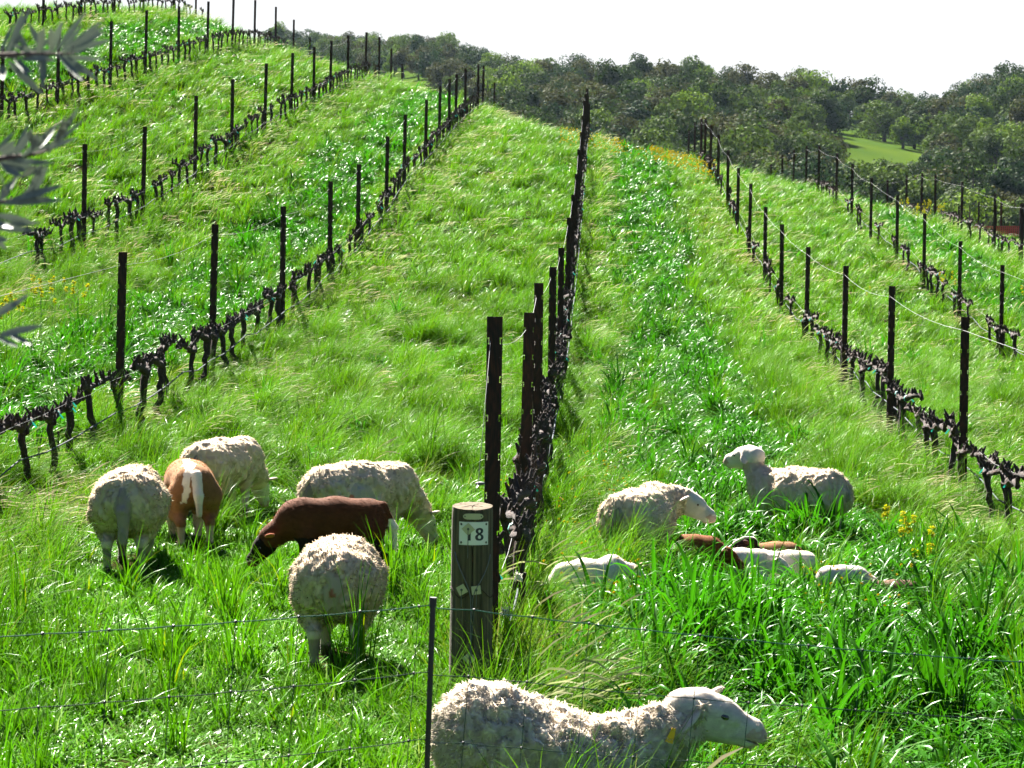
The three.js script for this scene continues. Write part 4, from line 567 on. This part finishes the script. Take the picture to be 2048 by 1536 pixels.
// ---------- grass, oats and flowers ----------
// a clump is a set of curved blades in one geometry; clumps are then spread over the land
function blades(list, withFold) {
  const pos = [], col = [], idx = [], nor = [];
  for (const b of list) {
    // b: x, z root, dir angle, len, width, lean (start tilt), curl (added bend), color, segs, twist
    const n = b.segs ?? 4, v0 = pos.length / 3, across = withFold ? 3 : 2; let x = b.x, y = 0, z = b.z, th = b.lean; const ca = Math.cos(b.dir), sa = Math.sin(b.dir), step = b.len / n;
    for (let i = 0; i <= n; i++) {
      const t = i / n, w = b.width * (b.profile ? b.profile(t) : (t < 0.25 ? 0.55 + 1.8 * t : Math.pow(Math.max(0, 1 - (t - 0.25) / 0.75), 0.7))) / 2 + (i === n ? 0.0004 : 0), tw = b.twist * t, sx = -sa * Math.cos(tw), sz = ca * Math.cos(tw), sy = Math.sin(tw);
      const nx = -Math.cos(th) * ca, ny = Math.sin(th), nz = -Math.cos(th) * sa;
      for (let k = 0; k < across; k++) { const q = across === 2 ? k * 2 - 1 : k - 1, f = across === 3 && k !== 1 ? w * 0.28 : 0; pos.push(x + sx * w * q + nx * f, y + sy * w * q + ny * f, z + sz * w * q + nz * f); const c = b.color, tip = b.tip && t > 0.6 ? (t - 0.6) / 0.4 : 0; col.push(lerp(c[0], b.tip?.[0] ?? 0, tip), lerp(c[1], b.tip?.[1] ?? 0, tip), lerp(c[2], b.tip?.[2] ?? 0, tip)); }
      th += b.curl * step * (0.4 + 1.2 * t); x += Math.sin(th) * ca * step; z += Math.sin(th) * sa * step; y += Math.cos(th) * step;
    }
    for (let i = 0; i < n; i++) for (let k = 0; k < across - 1; k++) { const p = v0 + i * across + k; idx.push(p, p + 1, p + across, p + 1, p + across + 1, p + across); }
  }
  const g = new THREE.BufferGeometry(); g.setAttribute('position', new THREE.Float32BufferAttribute(pos, 3)); g.setAttribute('color', new THREE.Float32BufferAttribute(col, 3)); g.setIndex(idx); g.computeVertexNormals(); return g;
}
const jit = (r, c, a) => { const f = 1 + (r() - 0.5) * a, y = (r() - 0.5) * a * 0.6; return [c[0] * f * (1 + y), c[1] * f, c[2] * f * (1 - y)]; };
const WIND = 0.25;                                           // blades lean to the right and a little towards the camera
function oatClump(seed, far) {
  const r = rngOf(seed), L = [], wide = far ? 1.3 : 1;
  for (let k = 0; k < (far ? 5 : 6); k++) {
    const x = (r() - 0.5) * 0.16, z = (r() - 0.5) * 0.16, H = lerp(0.16, 0.34, r());
    L.push({ x, z, dir: r() * 6.28, len: H * 1.15, width: 0.006, lean: 0.05 + r() * 0.15, curl: 0.3, color: jit(r, [0.85, 1.0, 0.8], 0.2), segs: 3, twist: 0 });
    for (let q = 0; q < 3; q++) { const up = q < 2; L.push({ x: x + (r() - 0.5) * 0.03, z: z + (r() - 0.5) * 0.03, dir: r() < 0.4 ? WIND + (r() - 0.5) * 1.8 : r() * 6.28, len: lerp(0.26, 0.5, r()), width: wide * lerp(0.019, 0.036, r()), lean: up ? 0.06 + r() * 0.22 : 0.2 + r() * 0.45, curl: up ? 1.6 + r() * 4 : 3.5 + r() * 5, color: jit(r, [0.9, 1.0, 0.9], far ? 0.6 : 0.35), segs: far ? 5 : 7, twist: (r() - 0.5) * 1.4 }); }
  }
  return blades(L, true);
}
function wispClump(seed, heads, far) {
  const r = rngOf(seed), L = [], wide = far ? 2.1 : 1;
  for (let k = 0; k < (far ? 17 : 34); k++) L.push({ x: (r() - 0.5) * 0.09, z: (r() - 0.5) * 0.09, dir: WIND + (r() - 0.5) * (r() < 0.4 ? 1.8 : 6), len: lerp(0.2, 0.54, r()), width: wide * lerp(0.004, 0.0105, r()), lean: 0.05 + r() * 0.35, curl: 0.8 + r() * 3.4, color: r() < 0.06 ? jit(r, [2.6, 1.5, 24], 0.4) : jit(r, [1, 1, 1], far ? 0.75 : 0.45), segs: 5, twist: (r() - 0.5) * 1.2 });
  for (let k = 0; k < heads; k++) { const len = lerp(0.42, 0.62, r()); L.push({ x: (r() - 0.5) * 0.15, z: (r() - 0.5) * 0.15, dir: WIND + (r() - 0.5) * 1.0, len, width: (far ? 0.016 : 0.0075), lean: 0.1 + r() * 0.3, curl: 1.5 + r() * 1.6, color: jit(r, [1.6, 1.15, 1.6], 0.2), tip: [5.2, 1.9, 90], segs: 9, twist: r() * 3, profile: (t) => t < 0.68 ? 0.2 : Math.sin((t - 0.66) / 0.34 * Math.PI) * 1.0 + 0.1 }); }
  return blades(L, false);
}
function turfClump(seed, far) {
  const r = rngOf(seed), L = [], wide = far ? 1.7 : 1;
  for (let k = 0; k < (far ? 24 : 46); k++) { const flat = r() < 0.45; L.push({ x: (r() - 0.5) * 0.22, z: (r() - 0.5) * 0.22, dir: r() * 6.28, len: lerp(0.07, flat ? 0.26 : 0.17, r()), width: wide * lerp(0.005, 0.013, r()), lean: flat ? 0.7 + r() * 0.7 : 0.1 + r() * 0.5, curl: 1 + r() * 6, color: r() < 0.10 ? jit(r, [2.6, 1.5, 24], 0.4) : jit(r, [1, 1, 1], far ? 0.7 : 0.5), segs: 4, twist: (r() - 0.5) * 2 }); }
  for (let k = 0; k < 16; k++) L.push({ x: (r() - 0.5) * 0.2, z: (r() - 0.5) * 0.2, dir: r() * 6.28, len: lerp(0.05, 0.1, r()), width: lerp(0.012, 0.022, r()), lean: 0.3 + r() * 0.6, curl: 6, color: jit(r, [0.9, 1.0, 0.8], 0.4), segs: 3, twist: (r() - 0.5), profile: (t) => 0.1 + Math.pow(t, 0.6) * (t > 0.9 ? 0.5 : 1) });
  return blades(L, false);
}
function tallTuft(seed) {
  const r = rngOf(seed), L = [];
  for (let k = 0; k < 26; k++) L.push({ x: (r() - 0.5) * 0.10, z: (r() - 0.5) * 0.10, dir: r() * 6.28, len: lerp(0.2, 0.48, r()), width: lerp(0.006, 0.013, r()), lean: 0.05 + r() * 0.35, curl: 0.6 + r() * 2.8, color: r() < 0.06 ? [2.8, 1.3, 0.7] : jit(r, [1, 1, 0.9], 0.4), segs: 5, twist: (r() - 0.5) * 1.2 });
  return blades(L, true);
}
const OAT = leafy({ color: C(0.025, 0.112, 0.002), clearcoat: 0.14, clearcoatRoughness: 0.28, transmission: 0.36 });
const WISP = leafy({ color: C(0.060, 0.156, 0.002), clearcoat: 0.06, clearcoatRoughness: 0.3, transmission: 0.31 });
const TURF = leafy({ color: C(0.053, 0.164, 0.002), clearcoat: 0.13, clearcoatRoughness: 0.28, transmission: 0.31 });
function tussock(seed, far) {
  const r = rngOf(seed), L = [], wide = far ? 1.9 : 1;
  for (let k = 0; k < (far ? 44 : 80); k++) { const a = r() * 6.28, q = Math.sqrt(r()) * 0.07; L.push({ x: Math.cos(a) * q, z: Math.sin(a) * q, dir: r() < 0.5 ? WIND + (r() - 0.5) * 1.6 : a, len: lerp(0.3, 0.66, r()), width: wide * lerp(0.004, 0.009, r()), lean: 0.05 + r() * 0.4, curl: 0.8 + r() * 3, color: r() < 0.05 ? jit(r, [2.2, 1.3, 5], 0.3) : jit(r, [0.9, 0.95, 1], 0.5), segs: 5, twist: (r() - 0.5) }); }
  return blades(L, false);
}
const kinds = {
  tussock: { name: 'grass_tussock', label: 'dense arching tussocks of grass standing above the sward', cat: 'grass', mat: WISP, geos: [1, 2, 3, 4].map((s) => tussock(s * 23 + 5)), far: [1, 2, 3, 4].map((s) => tussock(s * 23 + 5, true)), put: [] },
  oat: { name: 'oat_crop', label: 'broad-leaved green oats sown between the vine rows', cat: 'oats', mat: OAT, geos: [1, 2, 3, 4, 5].map((s) => oatClump(s * 7 + 1)), far: [1, 2, 3, 4, 5].map((s) => oatClump(s * 7 + 1, true)), put: [] },
  wisp: { name: 'wispy_grass', label: 'long windblown grass with pale seed heads along the vine rows', cat: 'grass', mat: WISP, geos: [1, 2, 3, 4, 5, 6].map((s) => wispClump(s * 13 + 2, s < 4 ? 4 : s < 5 ? 1 : 0)), far: [1, 2, 3, 4, 5, 6].map((s) => wispClump(s * 13 + 2, s < 4 ? 3 : 0, true)), put: [] },
  turf: { name: 'grazed_turf', label: 'short tangled bright green turf grazed by the sheep', cat: 'grass', mat: TURF, geos: [1, 2, 3, 4, 5].map((s) => turfClump(s * 17 + 3)), far: [1, 2, 3, 4, 5].map((s) => turfClump(s * 17 + 3, true)), put: [] },
  tuft: { name: 'tall_grass_tuft', label: 'scattered upright tufts of taller green grass', cat: 'grass', mat: TURF, geos: [1, 2, 3, 4].map((s) => tallTuft(s * 19 + 4)), put: [] },
};
const trampled = (X, D) => { for (const f of feet) { const dx = X - f.x, dz = -D - f.z, u = dx * f.c - dz * f.s, v = dx * f.s + dz * f.c; if (u * u / (f.a * f.a) + v * v / (f.b * f.b) < 1) return true; if (f.graze && (u - 0.58 * f.sc) ** 2 + v * v < 0.02) return true; } const px = POSTD; return Math.hypot(X - (940 - 1024) / F * px, D - px) < 0.11; };
{
  const rnd = rngOf(2024), rough = (X, D) => noise(X * 0.55, D * 0.45, 11) + 0.5 * noise(X * 1.4, D * 1.3, 5);
  for (let D = 8.2; D < 128;) {
    const s = (D < 24 ? 0.1 : 0.1 * Math.pow(D / 24, 0.62)), X0 = VX * D - 0.03 * D - (D < 40 ? 0 : 0), half = 0.1736 * D + 1.1;
    for (let X = -half; X < half; X += s) {
      const x = X + (rnd() - 0.5) * s, d = D + (rnd() - 0.5) * s, pick = rnd(), big = 1 + 0.45 * smooth(30, 110, D);
      if (d < 8) continue; const r = rowOf(x, d), lane = Math.floor(r), t = r - lane, n = rough(x, d), edge = Math.min(t, 1 - t);   // t: 0 at the row on the right, 1 at the row on the left
      if (trampled(x, d)) continue;
      const sown = [3, 1, -1, -3].includes(lane); let kind, h = 1;
      // sown lanes carry oats along the middle, nearer their left row in the lane right of the numbered post
      if (lane === 0 && d < 24) {                           // where the sheep have been grazing
        const wild = smooth(0.30, 0.0, 1 - t + 0.12 * n) * smooth(15, 19, d) + smooth(0.10, 0.02, t + 0.03 * n) * 0.9;
        kind = pick < wild ? 'wisp' : pick > (d < 15.2 ? 0.972 : 0.945) - 0.04 * (n > 0.2) ? 'tuft' : 'turf'; h = kind === 'turf' ? 0.8 + 0.35 * n : kind === 'tuft' ? 0.7 + 0.5 * rnd() : 0.8;
      } else if (lane === 0) { kind = pick < 0.5 + 0.9 * (t - 0.45) + 0.35 * n ? 'wisp' : pick > 0.93 ? 'tuft' : pick > 0.86 && n < -0.1 ? 'oat' : 'turf'; h = kind === 'turf' ? 1.35 : kind === 'wisp' ? 0.8 + 0.35 * n : 0.8; }
      else if (sown) {
        const c = lane === -1 ? lerp(0.47, 0.60, smooth(17, 26, d)) : lane === 1 ? 0.36 : 0.5, w = (lane === -1 ? lerp(0.42, 0.27, smooth(16, 26, d)) : 0.27) + 0.06 * n; const inOats = smooth(w + 0.05, w - 0.16, Math.abs(t - c) + 0.10 * noise(x * 1.5, d * 0.9, 70)) * lerp(1, 0.84, smooth(24, 40, d));
        kind = pick < inOats * 0.93 ? 'oat' : pick > 0.96 ? 'tuft' : edge < 0.14 || pick < 0.62 ? 'wisp' : 'turf'; h = kind === 'oat' ? (0.82 + 0.3 * n) * (lane === -1 && d < 19.5 ? 1.25 : 1) : kind === 'turf' ? 1.5 : 0.95 + 0.3 * n;
      } else { kind = pick < 0.66 + 0.3 * n ? 'wisp' : pick > 0.95 ? 'tuft' : pick > 0.9 ? 'oat' : 'turf'; h = kind === 'turf' ? 1.5 : 0.85 + 0.3 * n; }
      if (kind === 'oat' && rnd() < 0.35) continue; if (edge < 0.09 && d > 20 && d < 40 && [1, 0, -1, -2].includes(lane)) h *= 0.6;
      const hum = noise(x * 2.1, d * 1.7, 40) + 0.6 * noise(x * 4.6, d * 4.2, 44); if (hum < -0.2 && rnd() < (kind === 'turf' && d < 24 ? 0.3 : 0.88)) continue; h *= hum < 0 ? 0.7 + 0.5 * hum : 0.7 + 1.5 * hum;
      if (kind === 'wisp' && d > 20 && rnd() < 0.38) continue; if (kind === 'oat' && lane === -1 && d > 16.8 && d < 20.6 && t > 0.2) h *= 0.78;
      const tuss = noise(x * 1.35 + 7, d * 1.1, 90) + 0.25 * noise(x * 3.3, d * 3, 93); if (kind !== 'oat' && (lane !== 0 || d > 20.5) && rnd() < smooth(0.2, 0.36, tuss) * 0.8) { kind = 'tussock'; h = lerp(0.75, 1.2, rnd()) * (0.8 + 0.9 * (tuss - 0.2)); } else if (kind !== 'oat' && d > 21) h *= 0.82;
      const seedy = noise(x * 0.8, d * 0.5, 61) + 0.5 * noise(x * 2, d * 1.6, 66) + (edge < 0.2 ? 0.25 : -0.05) + (d < 19 ? -0.35 : 0);
      const y = ground(x, d) - 0.012, sc = clamp(h, 0.3, 2.0) * lerp(0.78, 1.2, rnd()), fresh = 1 + 0.3 * noise(x * 0.6, d * 0.4, 20) + 0.25 * noise(x * 2.2, d * 2.2, 25), dry = kind === 'wisp' ? 1 + 0.3 * smooth(0, 0.5, noise(x * 0.35 + 4, d * 0.3, 31)) : 1;
      kinds[kind].put.push([x, y, -d, kind === 'wisp' || kind === 'tussock' ? (rnd() - 0.5) * 0.9 : rnd() * 6.28, big * lerp(0.9, 1.15, rnd()), sc, fresh * dry, fresh, fresh * dry, kind === 'wisp' ? (seedy > 0.08 + rnd() * 0.3 ? Math.floor(rnd() * 3) : 3 + Math.floor(rnd() * 3)) : Math.floor(rnd() * 60)]);
    }
    D += s;
  }
  const m4 = new THREE.Matrix4(), qt = new THREE.Quaternion(), up = V(0, 1, 0); let all = 0;
  for (const k in kinds) {
    const K = kinds[k], g = new THREE.Group(); g.name = K.name; tag(g, K.label, K.cat, null, 'stuff'); scene.add(g);
    [...K.geos, ...(K.far ?? [])].forEach((geo, gi) => {
      const n = K.geos.length, list = K.put.filter((p) => p[9] % n === gi % n && (!K.far || (p[2] < -42 - 8 * ((p[9] * 7 + Math.abs(p[0]) * 31) % 1)) === (gi >= n))), im = new THREE.InstancedMesh(geo, K.mat, list.length); all += list.length;
      list.forEach((p, i) => { m4.compose(V(p[0], p[1], p[2]), qt.setFromAxisAngle(up, p[3]), V(p[4], p[5], p[4])); im.setMatrixAt(i, m4); im.setColorAt(i, C(p[6], p[7], p[8])); });
      im.name = 'clump'; im.userData.kind = 'stuff'; im.castShadow = im.receiveShadow = true; g.add(im);
    });
  }
  console.log('grass clumps', all);
}
// flowers
{
  const rnd = rngOf(88), stemMat = new THREE.MeshStandardMaterial({ color: C(0.09, 0.22, 0.03), roughness: 0.8 }), petals = leafy({ color: C(0.34, 0.33, 0.005), clearcoat: 0, vertexColors: false, transmission: 0.35 }), orange = leafy({ color: C(0.36, 0.27, 0.005), clearcoat: 0, vertexColors: false, transmission: 0.35 });
  const petal = (r) => { const g = new THREE.CircleGeometry(r, 5); g.rotateX(-1.2); g.translate(0, 0, r * 0.8); return g; };
  const bloom = (r) => { const p = []; for (let k = 0; k < 4; k++) { const g = petal(r); g.rotateY(k * 1.571); p.push(g); } return mergeGeometries(p); };
  const head = (n, r, spread, tall, seed) => { const q = rngOf(seed), p = []; for (let k = 0; k < n; k++) { const g = bloom(r * lerp(0.7, 1.2, q())); g.rotateX((q() - 0.5) * 1.6); g.rotateZ((q() - 0.5) * 1.6); const a = q() * 6.28, s = Math.sqrt(q()) * spread; g.translate(Math.cos(a) * s, (q() - 0.5) * tall, Math.sin(a) * s); p.push(g); } return mergeGeometries(p); };
  const heads = [1, 2, 3].map((s) => head(22, 0.007, 0.022, 0.06, s)), stem = limb([V(0, 0, 0), V(0.01, 0.5, 0), V(0, 1, 0.01)], [0.004, 0.003, 0.002], 5), leafG = blades([{ x: 0, z: 0, dir: 0.4, len: 0.12, width: 0.03, lean: 0.7, curl: 3, color: [1, 1, 1], segs: 4, twist: 0 }, { x: 0, z: 0, dir: 3.3, len: 0.1, width: 0.026, lean: 0.8, curl: 4, color: [1, 1, 1], segs: 4, twist: 0 }], true);
  const mustard = (px, py, D, n, label, grp) => { const top = spot(px, py, D), gy = ground(top.x, D), h = Math.max(0.25, top.y - gy), g = group('mustard_plant', V(top.x, gy, -D)); const st = mesh('stem', stem, stemMat, g); st.scale.y = h; const lf = mesh('leaf', leafG, WISP, g); lf.position.y = h * 0.55; for (let k = 0; k < n; k++) { const f = mesh('flower_head', heads[(k + Math.floor(rnd() * 3)) % 3], petals, g); f.position.set(k ? (rnd() - 0.5) * 0.12 : 0, h - (k ? 0.03 + rnd() * 0.1 : 0), k ? (rnd() - 0.5) * 0.1 : 0); f.rotation.y = rnd() * 6; f.scale.setScalar(lerp(0.8, 1.15, rnd())); } tag(g, label, 'flower', grp); };
  [[1774, 1018, 'leftmost'], [1806, 1033, 'second'], [1827, 1038, 'third'], [1863, 1063, 'fourth'], [1830, 1108, 'lowest']].forEach(([px, py, w]) => mustard(px, py, 20.5, 2, w + ' of the five yellow mustard plants beside the right vine row', 'near mustard plants'));
  [[66, 556], [80, 562], [108, 556], [128, 560], [148, 566], [176, 573], [82, 576], [103, 580]].forEach(([px, py], i) => mustard(px, py, 33 + (i % 3), 2, ORD[i] + ' yellow mustard plant of the left lane clump, counted from picture edge', 'mustard plants of the left lane'));
  [[22, 590], [12, 602], [38, 606], [6, 612]].forEach(([px, py], i) => mustard(px, py, 31, 3, ORD[i] + ' yellow mustard plant hugging the left picture edge', 'mustard plants at the left edge'));
  for (let i = 0; i < 26; i++) { const px = 1790 + rnd() * 100, py = 396 + rnd() * 30 + (px < 1830 ? 0 : 4); mustard(px, py, 96 + rnd() * 4, 4, 'tall yellow mustard plant in the clump far up the right slope', 'mustard clump far up the right slope'); }
  [[1905, 545], [1890, 552], [1912, 560], [1740, 575], [1880, 548], [2044, 575]].forEach(([px, py], i) => mustard(px, py, 55, 2, ORD[i] + ' small yellow mustard plant among the right-hand rows', 'mustard plants among the right rows'));
  // orange fiddleneck and poppies nobody could count
  const spots = [], add = (px, D, up, s) => { const X = (px - 1024) / F * D; spots.push([X, ground(X, D) + up, -D, s]); };
  for (let k = 0; k < 430; k++) add(lerp(1300, 1440, rnd()), lerp(86, 99, rnd()), 0.34 + rnd() * 0.16, 1.5); for (let k = 0; k < 190; k++) add(lerp(1120, 1250, rnd()), lerp(82, 97, rnd()), 0.34 + rnd() * 0.14, 1.4); for (let k = 0; k < 60; k++) add(lerp(1225, 1320, rnd()), lerp(84, 96, rnd()), 0.32 + rnd() * 0.14, 1.3); for (let k = 0; k < 20; k++) add(lerp(1380, 1480, rnd()), lerp(78, 90, rnd()), 0.3 + rnd() * 0.1, 1.3);
  for (let k = 0; k < 150; k++) { const D = lerp(16, 26, rnd()), X = rowX(0, D) + lerp(0.15, 0.75, rnd()); spots.push([X, ground(X, D) + 0.25 + rnd() * 0.16, -D, 0.5]); } for (let k = 0; k < 50; k++) { const D = lerp(16, 24, rnd()), X = rowX(0, D) - lerp(0.1, 0.4, rnd()); spots.push([X, ground(X, D) + 0.2 + rnd() * 0.1, -D, 0.5]); }
  for (let k = 0; k < 34; k++) add(lerp(1600, 1830, rnd()), lerp(14.5, 17.4, rnd()), 0.40 + rnd() * 0.12, 0.42); for (let k = 0; k < 25; k++) add(lerp(1040, 1300, rnd()), lerp(13, 15, rnd()), 0.24 + rnd() * 0.1, 0.42);
  const gm = mergeGeometries([head(7, 0.0075, 0.013, 0.02, 4)]), im = new THREE.InstancedMesh(gm, orange, spots.length), m4 = new THREE.Matrix4(); spots.forEach((p, i) => im.setMatrixAt(i, m4.compose(V(p[0], p[1], p[2]), new THREE.Quaternion().setFromAxisAngle(V(0, 1, 0), i), V(p[3], p[3], p[3])))); im.name = 'orange_wildflowers'; im.castShadow = im.receiveShadow = true; scene.add(tag(im, 'small orange wildflowers scattered through the grass and along the crest', 'flowers', null, 'stuff'));
}
{ let n = 0; scene.traverse((o) => { if (o.isMesh && !o.isInstancedMesh) n += (o.geometry.index ?? o.geometry.attributes.position).count / 3; }); console.log('all built, triangles', n); }
renderer.render(scene, camera);
